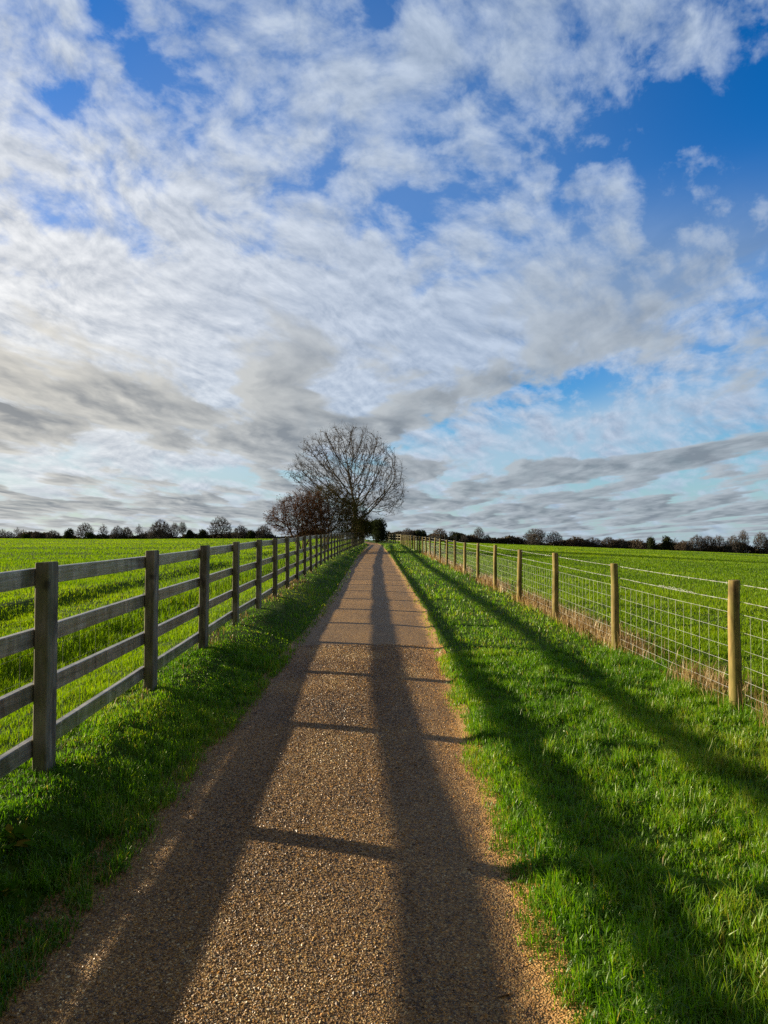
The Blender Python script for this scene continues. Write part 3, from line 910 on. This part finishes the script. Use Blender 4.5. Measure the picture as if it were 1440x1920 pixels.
hawthorn(22, 608, 59, [(562, 1000), (556, 962), (566, 930), (590, 912), (622, 905), (650, 912), (664, 935), (668, 1000), (620, 1006)],
         'olive brown hawthorn with pale upright stems in the middle of the tree clump', M['haw_bark'], M['haw_twig2'], 7000,
         [(-.5, 0, 1.9), (-.1, .2, 2.1), (.35, -.1, 2.0), (.6, .2, 1.7)], M['thicket'])
hawthorn(23, 664, 66, [(634, 1004), (630, 960), (642, 934), (664, 925), (684, 938), (694, 965), (696, 1008), (665, 1010)],
         'dark ivy covered thorn bush at the foot of the tall bare tree', M['haw_bark'], M['haw_twig2'], 11000,
         [(-.3, 0, 1.6), (.2, .2, 1.5)], M['thicket'], 1100)

# leafy evergreen bodies
def lobed(r, n, w, h, lobes=9, dens=.45):
    cs = []
    for i in range(lobes):
        a = r.random() * 6.283; rr = r.random() ** .6 * .62; z = .22 + .6 * r.random()
        k = .48 * math.sqrt(max(.05, 1 - ((z - .35) / .75) ** 2))
        cs.append((math.cos(a) * rr * w * k, math.sin(a) * rr * w * k, z * h, .20 + .12 * r.random()))
    out = []
    for (x, y, z, s) in cs:
        m = n // lobes
        v = r.normal(0, 1, (m, 3)); v /= np.linalg.norm(v, axis=1, keepdims=True)
        v *= (r.random((m, 1)) ** dens)
        out.append(np.array([x, y, z]) + v * np.array([w * s * 1.15, w * s * 1.15, h * s]))
    p = np.concatenate(out); p[:, 2] = np.abs(p[:, 2])
    return p
def leafy(name, seed, label, x, y, w, h, n, size, mat, trunkmat, group=None, cat='tree'):
    r = np.random.default_rng(seed)
    e = empty(name, (x, y, gz(x, y)), 0); tag(e, label, cat, group)
    P_ = lobed(r, n, w, h)
    V, Q, t = flecks(r, P_, size, size * .3)
    link('crown', mesh_np(name + '_crown', V, [Q], False, fattr={'tint': t}), mat, e)
    pts = []
    for i in range(5):
        a = r.random() * 6.283
        tip = np.array([math.cos(a) * w * .25, math.sin(a) * w * .25, h * (.55 + .2 * r.random())])
        ts = np.linspace(0, 1, 5)[:, None]
        pts.append(tube(np.array([[0, 0, -.2]]) * (1 - ts) + tip * ts + np.array([0, 0, .15 * h]) * ts * (1 - ts), np.linspace(.03, .008, 5) * h, 5))
    V, Q = join(pts)
    link('trunk', mesh_np(name + '_trunk', V, [Q], True), trunkmat, e)
    return e
leafy('evergreen_bush', 41, 'dense dark evergreen tree closing the view at the end of the path', .35, 108, 3.5, 3.7, 14000, .11, M['ever'], M['ash_bark'])
leafy('evergreen_bush', 42, 'dark bush between the end of the path and the thorn thicket', -1.9, 104, 3.2, 3.4, 9000, .11, M['thicket'], M['ash_bark'])

# far trees: prototypes then copies
def far_proto(seed, kind):
    """unit tree 10 m tall"""
    if kind == 'round':
        poly = [(-3.6, 3.6), (-4.2, 5.4), (-3.4, 7.8), (-1.6, 9.6), (0, 10), (1.8, 9.5), (3.5, 7.7), (4.2, 5.5), (3.5, 3.4), (0, 2.6)]; tk = 2.4
    elif kind == 'tall':
        poly = [(-1.6, 3.0), (-2.4, 5.5), (-2.0, 8.0), (-.7, 9.8), (.4, 10), (1.7, 8.4), (2.2, 6.0), (1.7, 3.4), (0, 2.6)]; tk = 3.0
    elif kind == 'spread':
        poly = [(-5.4, 6.0), (-4.2, 7.6), (-2.0, 9.6), (0, 9.4), (2.2, 10), (4.5, 8.6), (5.6, 6.6), (4.2, 5.0), (1.5, 4.2), (-1.5, 4.0), (-4.4, 4.8)]; tk = 2.6
    else:  # scrub
        poly = [(-5.2, .8), (-5.0, 4.2), (-3.4, 7.8), (-1.2, 9.7), (1.0, 10), (3.3, 8.2), (5.0, 4.8), (5.3, .9), (0, .4)]; tk = .6
    dens = {'round': 900, 'tall': 560, 'spread': 900, 'scrub': 1300}[kind]
    return branch_tree(seed, poly, dens, .45, .55, 5, tk, .030, .08, 4 if kind != 'scrub' else 7, .85, .034, shell=.5, flat=.8, jit=.28, up=.25)
PROTO = {}
def proto_mesh(key, seed, kind, mt, mc):
    a, b, ends, r = far_proto(seed, kind)
    V, Q = a; mtk = mesh_np('far_trunk_' + kind, V, [Q], True); mtk.materials.append(mt)
    V, Q = join(b); mcr = mesh_np('far_crown_' + kind, V, [Q], True); mcr.materials.append(mc)
    PROTO[key] = (mtk, mcr)
proto_mesh('round', 61, 'round', M['far_twig'], M['far_twig'])
proto_mesh('round2', 62, 'round', M['far_twig'], M['far_twig2'])
proto_mesh('tall', 63, 'tall', M['far_twig'], M['far_twig'])
proto_mesh('pale', 64, 'tall', M['pale_bark'], M['far_twig2'])
proto_mesh('spread', 65, 'spread', M['far_twig'], M['far_twig'])
proto_mesh('scrub', 66, 'scrub', M['far_twig'], M['far_twig'])
proto_mesh('scrub2', 67, 'scrub', M['far_twig2'], M['far_twig2'])
for key, sd in (('ever', 71), ('ever2', 72)):
    r = np.random.default_rng(sd)
    V, Q, t = flecks(r, lobed(r, 2600, 9.5, 10.0, 10, .4), .42, .15)
    c = mesh_np('far_evergreen_crown', V, [Q], False, fattr={'tint': t}); c.materials.append(M['ever'])
    V, Q = tube(np.array([[0, 0, -1], [0, .1, 2], [.2, 0, 5], [0, 0, 7.5]]), np.array([.4, .32, .2, .05]), 6)
    tk = mesh_np('far_evergreen_trunk', V, [Q], True); tk.materials.append(M['far_twig'])
    PROTO[key] = (tk, c)
WID = {'round': 8.4, 'round2': 8.4, 'tall': 4.6, 'pale': 4.6, 'spread': 11.0, 'scrub': 10.4, 'scrub2': 10.4, 'ever': 9.0, 'ever2': 9.0}
def far_tree(xp, ytop, wpx, D, key, label, name, group=None):
    X = (xp - 702) / F * D
    z0 = gz(X, D); top = CAM_Z + (990 - ytop) / F * D
    h = top - z0; w = wpx / F * D * (1.32 if key.startswith('scrub') else 1.08)
    e = empty(name, (X, D, z0), random.uniform(-.5, .5) if key not in ('spread', 'pale') else 0)
    e.scale = (w / WID[key], w / WID[key], h / 10.0)
    e.rotation_euler = (random.gauss(0, .05), random.gauss(0, .07), random.uniform(0, 6.28) if key.startswith('scrub') else e.rotation_euler[2])
    tag(e, label, 'tree', group)
    for nm, me in zip(('trunk', 'crown'), PROTO[key]): link(nm, me, None, e)
LG, RG = 'trees along the far left hedge line', 'trees along the far right hedge line'
for a in [
    (8, 992, 20, 470, 'round', 'pale thin twiggy tree at the far left end of the left horizon', 'bare_tree'),
    (22, 996, 20, 450, 'scrub', 'low dark scrub tree beside the thin pale tree at the far left', 'scrub_tree'),
    (38, 988, 16, 455, 'tall', 'narrow dark tree with a spiky top near the far left edge', 'bare_tree'),
    (48, 993, 20, 470, 'round', 'grey twiggy tree behind a dense dark bush near the far left edge', 'bare_tree'),
    (54, 1000, 20, 440, 'ever', 'low round evergreen bush, leftmost of the dense dark bushes on the left horizon', 'evergreen_tree'),
    (72, 995, 24, 460, 'scrub2', 'grey dome shaped scrub right of the leftmost evergreen bush', 'scrub_tree'),
    (101, 994, 34, 460, 'scrub', 'wide flat topped grey scrub tree on the left horizon', 'scrub_tree'),
    (133, 990, 22, 450, 'ever2', 'dark pointed evergreen left of a tall forked bare tree', 'evergreen_tree'),
    (160, 980, 32, 460, 'round', 'tall bare tree with forked open branches on the left horizon', 'bare_tree'),
    (172, 997, 22, 445, 'ever', 'dark bush under the right side of the tall forked bare tree', 'evergreen_tree'),
    (197, 982, 20, 455, 'tall', 'slim lone bare tree standing in a low gap of the left horizon', 'bare_tree'),
    (224, 986, 24, 450, 'scrub', 'rounded bare tree right of the slim lone tree on the left horizon', 'bare_tree'),
    (242, 987, 20, 455, 'scrub2', 'brownish rounded tree in the middle of a group of three on the left', 'bare_tree'),
    (263, 982, 15, 455, 'tall', 'slender bare tree at the right of the group of three on the left', 'bare_tree'),
    (278, 996, 22, 450, 'scrub', 'low bushy scrub left of the big full crowned tree on the left horizon', 'scrub_tree'),
    (302, 974, 38, 440, 'scrub', 'big full crowned dark tree, broadest on the left horizon', 'bare_tree'),
    (329, 979, 17, 445, 'round2', 'upright tree leaning against the right of the big full crowned tree', 'bare_tree'),
    (346, 978, 16, 450, 'spread', 'tree with a tufted flat top right of the big full crowned tree', 'bare_tree'),
    (357, 992, 18, 440, 'ever', 'dark evergreen bush under the tree with the tufted flat top', 'evergreen_tree'),
    (382, 991, 23, 435, 'ever2', 'round dark evergreen left of the round bare tree', 'evergreen_tree'),
    (414, 969, 44, 440, 'round', 'fine round bare tree with an open crown, right part of the left horizon', 'bare_tree'),
    (432, 996, 26, 435, 'scrub2', 'low scrub under the right side of the fine round bare tree', 'scrub_tree'),
    (452, 985, 32, 430, 'scrub', 'dense dome of dark twigs right of the fine round bare tree', 'scrub_tree'),
    (473, 993, 20, 425, 'ever', 'dark evergreen right of the dense twiggy dome', 'evergreen_tree'),
    (496, 985, 36, 425, 'scrub', 'twiggy tree just left of the reddish hawthorn thicket', 'scrub_tree')]:
    far_tree(*a, group=LG)
for a in [
    (763, 990, 24, 330, 'scrub', 'dark rounded tree behind the gap in the right fence', 'scrub_tree'),
    (785, 992, 14, 340, 'ever', 'narrow dark evergreen right of the gap in the right fence', 'evergreen_tree'),
    (796, 992, 13, 345, 'ever2', 'second narrow evergreen right of the fence gap, beside the reddish dome', 'evergreen_tree'),
    (823, 990, 30, 350, 'scrub2', 'reddish brown dome shaped tree above the dark field gate', 'scrub_tree'),
    (853, 996, 24, 355, 'ever2', 'olive bushy tree right of the reddish brown dome', 'evergreen_tree'),
    (870, 1003, 18, 365, 'scrub', 'small twiggy tree between the olive bushy tree and the lone bare tree', 'scrub_tree'),
    (898, 988, 22, 380, 'round', 'lone oval bare tree standing clear above the hedge on the right', 'bare_tree'),
    (912, 1002, 16, 380, 'scrub', 'low scrub at the right foot of the lone oval bare tree', 'scrub_tree'),
    (956, 1006, 14, 400, 'spread', 'small tufted tree rising from the low hedge before the layered tree', 'bare_tree'),
    (1003, 991, 44, 395, 'spread', 'wide tree with flat layered branches on the right horizon', 'bare_tree'),
    (1004, 1001, 40, 390, 'scrub', 'brown scrub under the wide layered tree', 'scrub_tree'),
    (1039, 996, 34, 395, 'round', 'greyish round bare tree right of the wide layered tree', 'bare_tree'),
    (1080, 1005, 40, 395, 'scrub2', 'low brown scrub right of the greyish round tree', 'scrub_tree'),
    (1112, 1008, 40, 395, 'scrub', 'long low tree clump in the middle of the right hedge line', 'scrub_tree'),
    (1141, 1006, 26, 390, 'scrub2', 'tree with a small raised crown in the middle of the right hedge line', 'scrub_tree'),
    (1166, 1010, 30, 390, 'scrub', 'low dark scrub right of the small raised crown', 'scrub_tree'),
    (1195, 1010, 34, 385, 'scrub2', 'pale brown scrub left of the pair of dark evergreens', 'scrub_tree'),
    (1225, 1006, 19, 375, 'ever', 'left one of the two dark evergreens on the right horizon', 'evergreen_tree'),
    (1252, 1004, 24, 375, 'ever2', 'right and rounder one of the two dark evergreens on the right horizon', 'evergreen_tree'),
    (1270, 1008, 12, 385, 'tall', 'thin bare tree just right of the rounder evergreen', 'bare_tree'),
    (1285, 1013, 34, 380, 'scrub2', 'low brown scrub right of the thin bare tree', 'scrub_tree'),
    (1309, 1003, 30, 370, 'scrub', 'domed tree starting the taller clump at the right', 'scrub_tree'),
    (1331, 1004, 26, 370, 'scrub2', 'brownish tree second in the taller clump at the right', 'scrub_tree'),
    (1354, 1003, 24, 370, 'round2', 'bare tree with a purplish top in the taller clump at the right', 'bare_tree'),
    (1377, 1004, 26, 365, 'scrub', 'rounded tree left of the tall pale trunked tree', 'scrub_tree'),
    (1395, 992, 15, 365, 'pale', 'tall bare tree with a pale trunk, left of a close pair', 'bare_tree'),
    (1405, 992, 15, 366, 'pale', 'tall bare tree with a pale trunk, right of a close pair', 'bare_tree'),
    (1429, 997, 28, 360, 'round2', 'broad bare tree at the right edge of the photo', 'bare_tree'),
    (1452, 1004, 30, 360, 'scrub', 'scrub tree cut by the right edge of the photo', 'scrub_tree')]:
    far_tree(*a, group=RG)

# hedgerows under them
def hedgerow(label, pts, h, n, size, seed, mat):
    r = np.random.default_rng(seed)
    pts = np.array(pts, float)
    L = np.concatenate([[0], np.cumsum(np.linalg.norm(np.diff(pts, axis=0), axis=1))])
    s = r.random(n) * L[-1]
    x = np.interp(s, L, pts[:, 0]); y = np.interp(s, L, pts[:, 1])
    x += r.normal(0, 1.0, n); y += r.normal(0, 1.0, n)
    hh = h * (.30 + 1.15 * fnoise(s * .10, s * 0 + seed, 4))
    z = ground(x, y) + hh * r.random(n) ** .8
    o = np.array([pts[len(pts) // 2][0], pts[len(pts) // 2][1], 0]); o[2] = gz(o[0], o[1])
    V, Q, t = flecks(r, np.stack([x, y, z], -1) - o, size, size * .3)
    ob = link('hedgerow', mesh_np('hedgerow', V, [Q], False, fattr={'tint': t}), mat, None, tuple(o))
    tag(ob, label, 'hedge')
def bear(xp, D): return ((xp - 702) / F * D, D)
hedgerow('long dark hedge under the trees on the left horizon', [bear(-160, 470), bear(150, 462), bear(330, 452), bear(520, 430), bear(640, 410)], 6.8, 46000, .62, 81, M['hedge'])
hedgerow('long brown hedge under the trees on the right horizon', [bear(730, 330), bear(830, 362), bear(900, 392), bear(1060, 402), bear(1250, 385), bear(1440, 370), bear(1600, 360)], 5.8, 46000, .60, 82, M['hedge'])

# ------------------------------------------------------------------ small things
def weed(name, label, x, y, n, size, seed, mat):
    r = np.random.default_rng(seed); parts = []; tt = []
    V = []; Q = []; off = 0
    for i in range(n):
        a = r.random() * 6.283; el_ = r.uniform(.15, 1.2); L = size * (.6 + .7 * r.random()); w = L * .28
        d = np.array([math.cos(a) * math.cos(el_), math.sin(a) * math.cos(el_), math.sin(el_)])
        s = np.array([-math.sin(a), math.cos(a), 0]); b0 = np.array([r.normal(0, size * .35), r.normal(0, size * .35), r.random() * size * .5])
        p = [b0, b0 + d * L * .3, b0 + d * L * .65 - np.array([0, 0, L * .05]), b0 + d * L - np.array([0, 0, L * .22])]
        ws = [.15, 1, .8, .03]
        for q_, ww in zip(p, ws): V += [q_ - s * w * ww, q_ + s * w * ww]
        for k_ in range(3): Q.append([off + 2 * k_, off + 2 * k_ + 1, off + 2 * k_ + 3, off + 2 * k_ + 2])
        off += 8; tt += [r.random()] * 3
    o = link(name, mesh_np(name, np.array(V), [np.array(Q)], True, fattr={'tint': np.array(tt)}), mat, None, (x, y, gz(x, y) + .01))
    return tag(o, label, 'plant')
weed('weed', 'yellowing broad leaved weed in the grass at the lower left corner', -1.86, 3.72, 34, .085, 5, M['weed'])
weed('weed', 'small green broad leaved weed in the grass beside the path near the lower left', -1.72, 3.35, 22, .06, 6, M['weed'])
def leaf(x, y, s, rz, label):
    V = np.array([(-1, 0, .1), (-.4, .5, .28), (.4, .45, .2), (1, 0, .35), (.4, -.45, .1), (-.4, -.5, .3), (0, 0, .05)]) * s
    me = pymesh('dead_leaf', [(V, [(0, 6, 1), (1, 6, 2), (2, 6, 3), (3, 6, 4), (4, 6, 5), (5, 6, 0)])])
    o = link('dead_leaf', me, M['leaf'], None, (x, y, float(pathz(np.array([x]), np.array([y]))[0]) + .004), rz)
    tag(o, label, 'leaf', 'dead leaves on the path')
leaf(-1.20, 9.4, .075, .4, 'curled dark leaf on the left edge of the path, farther one')
leaf(-1.16, 6.95, .035, 1.4, 'small dark leaf on the left side of the path beside the rail shadow')
leaf(-1.33, 7.3, .03, 2.2, 'tiny dark leaf at the grass edge left of the path')

# scraps of leaf and twig lying on the path, thickest along its edges
r = np.random.default_rng(77)
n = 420
yy = 2.2 + 22 * r.random(n) ** 1.6
uu = np.where(r.random(n) < .75, np.abs(r.normal(0, .07, n)), r.random(n)); uu = np.where(r.random(n) < .45, 1 - uu, uu)
xx = path_l(yy) + (path_r(yy) - path_l(yy)) * uu
zz_ = np.maximum(pathz(xx, yy), np.where((uu < .03) | (uu > .97), ground(xx, yy), -9)) + .006
sz = .006 + .012 * r.random(n) ** 2
a = r.random(n) * 6.283; e1 = np.stack([np.cos(a), np.sin(a), r.normal(0, .25, n)], -1) * sz[:, None] * (1 + 1.5 * (r.random(n) < .25))[:, None]
e2 = np.stack([-np.sin(a), np.cos(a), r.normal(0, .35, n)], -1) * (sz * (.15 + .45 * r.random(n)))[:, None]
c0 = np.stack([xx, yy, zz_], -1)
V = np.stack([c0 - e1, c0 - e2, c0 + e1, c0 + e2], 1).reshape(-1, 3)
Q = np.arange(n)[:, None] * 4 + np.array([[0, 1, 2, 3]])
tag(link('leaf_litter', mesh_np('leaf_litter', V, [Q], False, fattr={'tint': r.random(n)}), M['litter']), 'scraps of dead leaf and twig along the path edges', 'leaf litter', kind='stuff')

# ------------------------------------------------------------------ camera
cam = bpy.data.cameras.new('camera'); cam.sensor_fit = 'VERTICAL'; cam.sensor_height = 36.0; cam.sensor_width = 27.0
cam.lens = 36.0 * F / 1920.0; cam.clip_end = 6000; cam.clip_start = .05
co = bpy.data.objects.new('camera', cam); COL.objects.link(co)
yaw = math.atan(18 / F); pitch = math.atan(30 / F)
co.location = (0, 0, CAM_Z)
co.rotation_euler = (math.pi / 2 + pitch, 0, -yaw)
SC.camera = co

# ------------------------------------------------------------------ light
SUN_EL = math.radians(15.1)
SUN_AZ = math.radians(-71.2)              # clockwise from +Y (the walking direction)
sd = Vector((math.sin(SUN_AZ) * math.cos(SUN_EL), math.cos(SUN_AZ) * math.cos(SUN_EL), math.sin(SUN_EL)))
sl = bpy.data.lights.new('sun', 'SUN'); sl.energy = 5.0; sl.angle = math.radians(.75); sl.color = (1.0, .84, .60)
so = bpy.data.objects.new('sun', sl); COL.objects.link(so)
so.rotation_euler = sd.to_track_quat('Z', 'Y').to_euler(); so.location = sd * 60

#SKY_BEGIN
W = bpy.data.worlds.new('World'); SC.world = W; W.use_nodes = True
nt = W.node_tree; nt.nodes.clear()
class S:
    """tiny expression wrapper round Math nodes"""
    def __init__(s, k): s.k = k
    @staticmethod
    def op(o, *a):
        n = nt.nodes.new('ShaderNodeMath'); n.operation = o
        for i, v in enumerate(a):
            if isinstance(v, S): nt.links.new(v.k, n.inputs[i])
            else: n.inputs[i].default_value = v
        return S(n.outputs[0])
    def __add__(s, o): return S.op('ADD', s, o)
    __radd__ = __add__
    def __sub__(s, o): return S.op('SUBTRACT', s, o)
    def __rsub__(s, o): return S.op('SUBTRACT', o, s)
    def __mul__(s, o): return S.op('MULTIPLY', s, o)
    __rmul__ = __mul__
    def __truediv__(s, o): return S.op('DIVIDE', s, o)
def smooth(a, b, x):
    n = nt.nodes.new('ShaderNodeMapRange'); n.interpolation_type = 'SMOOTHSTEP'
    n.inputs['From Min'].default_value = a; n.inputs['From Max'].default_value = b
    nt.links.new(x.k, n.inputs['Value']); return S(n.outputs['Result'])
tc = nt.nodes.new('ShaderNodeTexCoord')
sp = nt.nodes.new('ShaderNodeSeparateXYZ'); nt.links.new(tc.outputs['Generated'], sp.inputs[0])
dx, dy, dz = S(sp.outputs[0]), S(sp.outputs[1]), S(sp.outputs[2])
az = S.op('ARCTAN2', dx, dy)
elv = S.op('ARCSINE', S.op('MAXIMUM', dz, 0.0))
def dirpix(x, y):
    """bearing and elevation of a point seen in the photo"""
    a = math.atan((x - 702) / F); e = math.atan((990 - y) / F * math.cos(a))
    return a, e
def blob(x, y, rx, ry_, amp, rot=0.0):
    a, e = dirpix(x, y); ra, re = rx / F, ry_ / F
    u = az - a; v = elv - e
    if rot:
        c, s = math.cos(rot), math.sin(rot)
        u, v = u * c + v * s, v * c - u * s
    u = u / ra; v = v / re
    return S.op('EXPONENT', (u * u + v * v) * -1.0) * amp
# cloud sheet coordinates: a layer overhead, gently curved down to the horizon
def sheet(off):
    i_ = S.op('DIVIDE', 1.0, S.op('MAXIMUM', dz + off, .02))
    return dx * i_, dy * i_
def nz(u, v, w, scale, detail, rough, dist=0.0, lac=2.0):
    c = nt.nodes.new('ShaderNodeCombineXYZ')
    for i, q in enumerate((u, v)): nt.links.new(q.k, c.inputs[i])
    c.inputs[2].default_value = w
    n = nt.nodes.new('ShaderNodeTexNoise'); n.inputs['Scale'].default_value = scale; n.inputs['Detail'].default_value = detail
    n.inputs['Roughness'].default_value = rough; n.inputs['Distortion'].default_value = dist; n.inputs['Lacunarity'].default_value = lac
    nt.links.new(c.outputs[0], n.inputs['Vector']); return S(n.outputs['Fac'])
Hx, Hy = sheet(.45)
Lx, Ly = sheet(.075)
al = Hx * .62 + Hy * .78; ac = Hx * .78 - Hy * .62
# --- high cloud field
wv = nz(Hx, Hy, 5.5, 2.2, 3, .5)
al = al + (wv - .5) * .22; ac = ac + (wv - .5) * .16
big = nz(ac * 1.5, al * .75, 1.7, 2.3, 3, .5, .2)
puf = nz(ac * 1.10, al * .80, 4.1, 13.5, 9, .60, .15)
puf2 = nz(ac * 1.10 + .015, al * .80 - .011, 4.1, 13.5, 9, .60, .15)
fine = nz(Hx, Hy, 8.3, 36., 6, .64, .4)
def cells(u, v, scale):
    c_ = nt.nodes.new('ShaderNodeCombineXYZ'); nt.links.new(u.k, c_.inputs[0]); nt.links.new(v.k, c_.inputs[1])
    n_ = nt.nodes.new('ShaderNodeTexVoronoi'); n_.feature = 'SMOOTH_F1'; n_.inputs['Scale'].default_value = scale
    n_.inputs['Smoothness'].default_value = .35
    nt.links.new(c_.outputs[0], n_.inputs['Vector']); return S(n_.outputs['Distance'])
w1 = nz(Hx, Hy, 1.1, 13.0, 5, .6); w2 = nz(Hx, Hy, 6.6, 13.0, 5, .6)
cel = cells(ac * 1.1 + (w1 - .5) * .12, al * .80 + (w2 - .5) * .12, 17.0)
cov = (blob(230, 440, 420, 300, .10) + blob(300, 690, 540, 200, .30) + blob(720, 650, 380, 130, .17) + blob(620, 120, 360, 150, .08)
       + blob(950, 90, 300, 120, .12) + blob(1340, 60, 90, 60, .12) + blob(980, 600, 300, 120, .12) + blob(560, 480, 200, 90, .06)
       + blob(1270, 185, 185, 90, -.23) + blob(1440, 260, 120, 110, -.12) + blob(1230, 330, 200, 50, .05) + blob(780, 430, 160, 70, -.16, -.9) + blob(880, 260, 130, 60, -.08)
       + blob(250, 100, 190, 36, -.20, -.75) + blob(110, 150, 45, 60, -.14) + blob(1180, 500, 260, 60, -.06) + blob(30, 60, 80, 80, .10)
       + blob(1060, 728, 130, 38, -.25) + blob(480, 890, 110, 12, -.30) + blob(720, 40, 40, 50, -.16) + blob(560, 280, 190, 34, -.12, -.65) + blob(170, 410, 120, 30, -.14, -.3))
fld = puf * .64 + big * .18 + fine * .17 + (.42 - cel) * .30 + cov + .035
dens = smooth(.49, .72, fld)
edge = smooth(.41, .55, fld)
lit = S.op('ADD', S.op('MULTIPLY', puf - puf2, 3.4), .56)
# --- low grey decks
wl = nz(Lx, Ly, 3.3, .8, 4, .55)
lu, lv = Lx * .62 + (wl - .5) * .35, Ly * .24
lo = nz(lu, lv, 2.2, 3.1, 7, .53, .0)
lo2 = nz(lu - .04, lv + .025, 2.2, 3.1, 7, .53, .0)
locov = (blob(150, 760, 460, 70, .25, -.12) + blob(700, 790, 300, 45, .08) + blob(1350, 845, 190, 48, .17, .10) + blob(960, 885, 220, 24, .16) + blob(300, 950, 700, 30, .08)
         + blob(1100, 958, 600, 30, .17) + blob(100, 850, 300, 34, -.08) + blob(1060, 805, 260, 45, -.26, .20) + blob(350, 620, 400, 80, -.06) + blob(1380, 640, 220, 60, .08) + blob(1000, 690, 200, 30, .06))
lowmask = smooth(.46, .16, elv)
lf = (lo - .5) * 1.30 + .5 + locov
ldens = smooth(.50, .62, lf) * lowmask
llit = S.op('ADD', S.op('MULTIPLY', lo - lo2, 5.0), .5)
# thin bright veil
veil = S.op('MINIMUM', blob(600, 200, 420, 220, .22) + smooth(.20, .0, elv) * .95 + blob(1080, 810, 320, 50, .85, .20) + blob(150, 860, 300, 60, .8) + blob(120, 520, 360, 230, .40) + blob(1250, 520, 420, 120, .40) + blob(900, 330, 300, 200, .12)
              + blob(1400, 700, 300, 90, .3), 1.0)
def comb(r, g, b):
    n = nt.nodes.new('ShaderNodeCombineColor')
    for i, v in enumerate((r, g, b)):
        if isinstance(v, S): nt.links.new(v.k, n.inputs[i])
        else: n.inputs[i].default_value = v
    return n.outputs[0]
def mixs(f, a, b):
    n = nt.nodes.new('ShaderNodeMix'); n.data_type = 'RGBA'; n.clamp_factor = True
    nt.links.new(f.k, n.inputs[0])
    for s, v in ((n.inputs[6], a), (n.inputs[7], b)):
        if isinstance(v, tuple): s.default_value = (*v, 1)
        else: nt.links.new(v, s)
    return n.outputs[2]
def clamp01(x): return S.op('MAXIMUM', S.op('MINIMUM', x, 1.0), 0.0)
sky = nt.nodes.new('ShaderNodeTexSky'); sky.sky_type = 'NISHITA'; sky.sun_disc = False
sky.sun_elevation = SUN_EL; sky.sun_rotation = SUN_AZ; sky.air_density = 1.0; sky.dust_density = .15; sky.ozone_density = 2.5
hs = nt.nodes.new('ShaderNodeHueSaturation'); hs.inputs['Saturation'].default_value = 1.60; hs.inputs['Value'].default_value = .80
hs.inputs['Hue'].default_value = .50
nt.links.new(sky.outputs[0], hs.inputs['Color'])
sunw = blob(-250, 560, 700, 420, 1.0)
white = mixs(sunw, (3.1, 3.7, 4.6), (6.3, 6.2, 5.95))
grey = mixs(sunw, (1.75, 2.3, 3.2), (3.3, 3.4, 3.5))
hi_col = mixs(clamp01(lit * (1.2 - dens * .35) + .08), grey, white)
lgrey = mixs(sunw, (1.25, 1.50, 1.78), (1.65, 1.70, 1.74))
lwhite = mixs(sunw, (2.6, 2.95, 3.3), (4.6, 4.35, 3.8))
lo_col = mixs(clamp01(llit * 1.1 - .15 + (1.0 - smooth(.50, .74, lf)) * .55), lgrey, lwhite)
veil_col = mixs(sunw, (2.6, 3.5, 4.4), (5.3, 5.0, 4.4))
tn = nt.nodes.new('ShaderNodeMix'); tn.data_type = 'RGBA'; tn.blend_type = 'MULTIPLY'; tn.inputs[0].default_value = 1.0
nt.links.new(hs.outputs[0], tn.inputs[6]); nt.links.new(mixs(smooth(.0, .30, elv), (.50, .84, 1.05), (.03, 1.05, 1.40)), tn.inputs[7])
c = mixs(veil * .75, tn.outputs[2], veil_col)
c = mixs(edge * .40 + dens * .52, c, hi_col)
c = mixs(ldens * .92, c, lo_col)
# unseen grey cloud added overhead and behind the walker, to dim and neutralise ambient
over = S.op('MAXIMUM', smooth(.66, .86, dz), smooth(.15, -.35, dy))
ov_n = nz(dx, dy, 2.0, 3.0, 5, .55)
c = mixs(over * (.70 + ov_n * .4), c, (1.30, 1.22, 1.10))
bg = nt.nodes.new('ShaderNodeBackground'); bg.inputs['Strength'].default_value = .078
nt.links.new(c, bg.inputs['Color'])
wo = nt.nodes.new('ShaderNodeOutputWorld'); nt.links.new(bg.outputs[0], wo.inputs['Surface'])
W.cycles.sampling_method = 'MANUAL'; W.cycles.sample_map_resolution = 1024
#SKY_END

# ------------------------------------------------------------------ render settings
SC.view_settings.view_transform = 'Standard'; SC.view_settings.look = 'None'
SC.view_settings.gamma = 1.0; SC.view_settings.exposure = 1.08
SC.render.engine = 'CYCLES'
SC.cycles.use_denoising = False
SC.cycles.max_bounces = 6; SC.cycles.diffuse_bounces = 3; SC.cycles.glossy_bounces = 2
SC.cycles.transmission_bounces = 4; SC.cycles.transparent_max_bounces = 4
SC.cycles.caustics_reflective = False; SC.cycles.caustics_refractive = False
SC.cycles.sample_clamp_indirect = 4.0
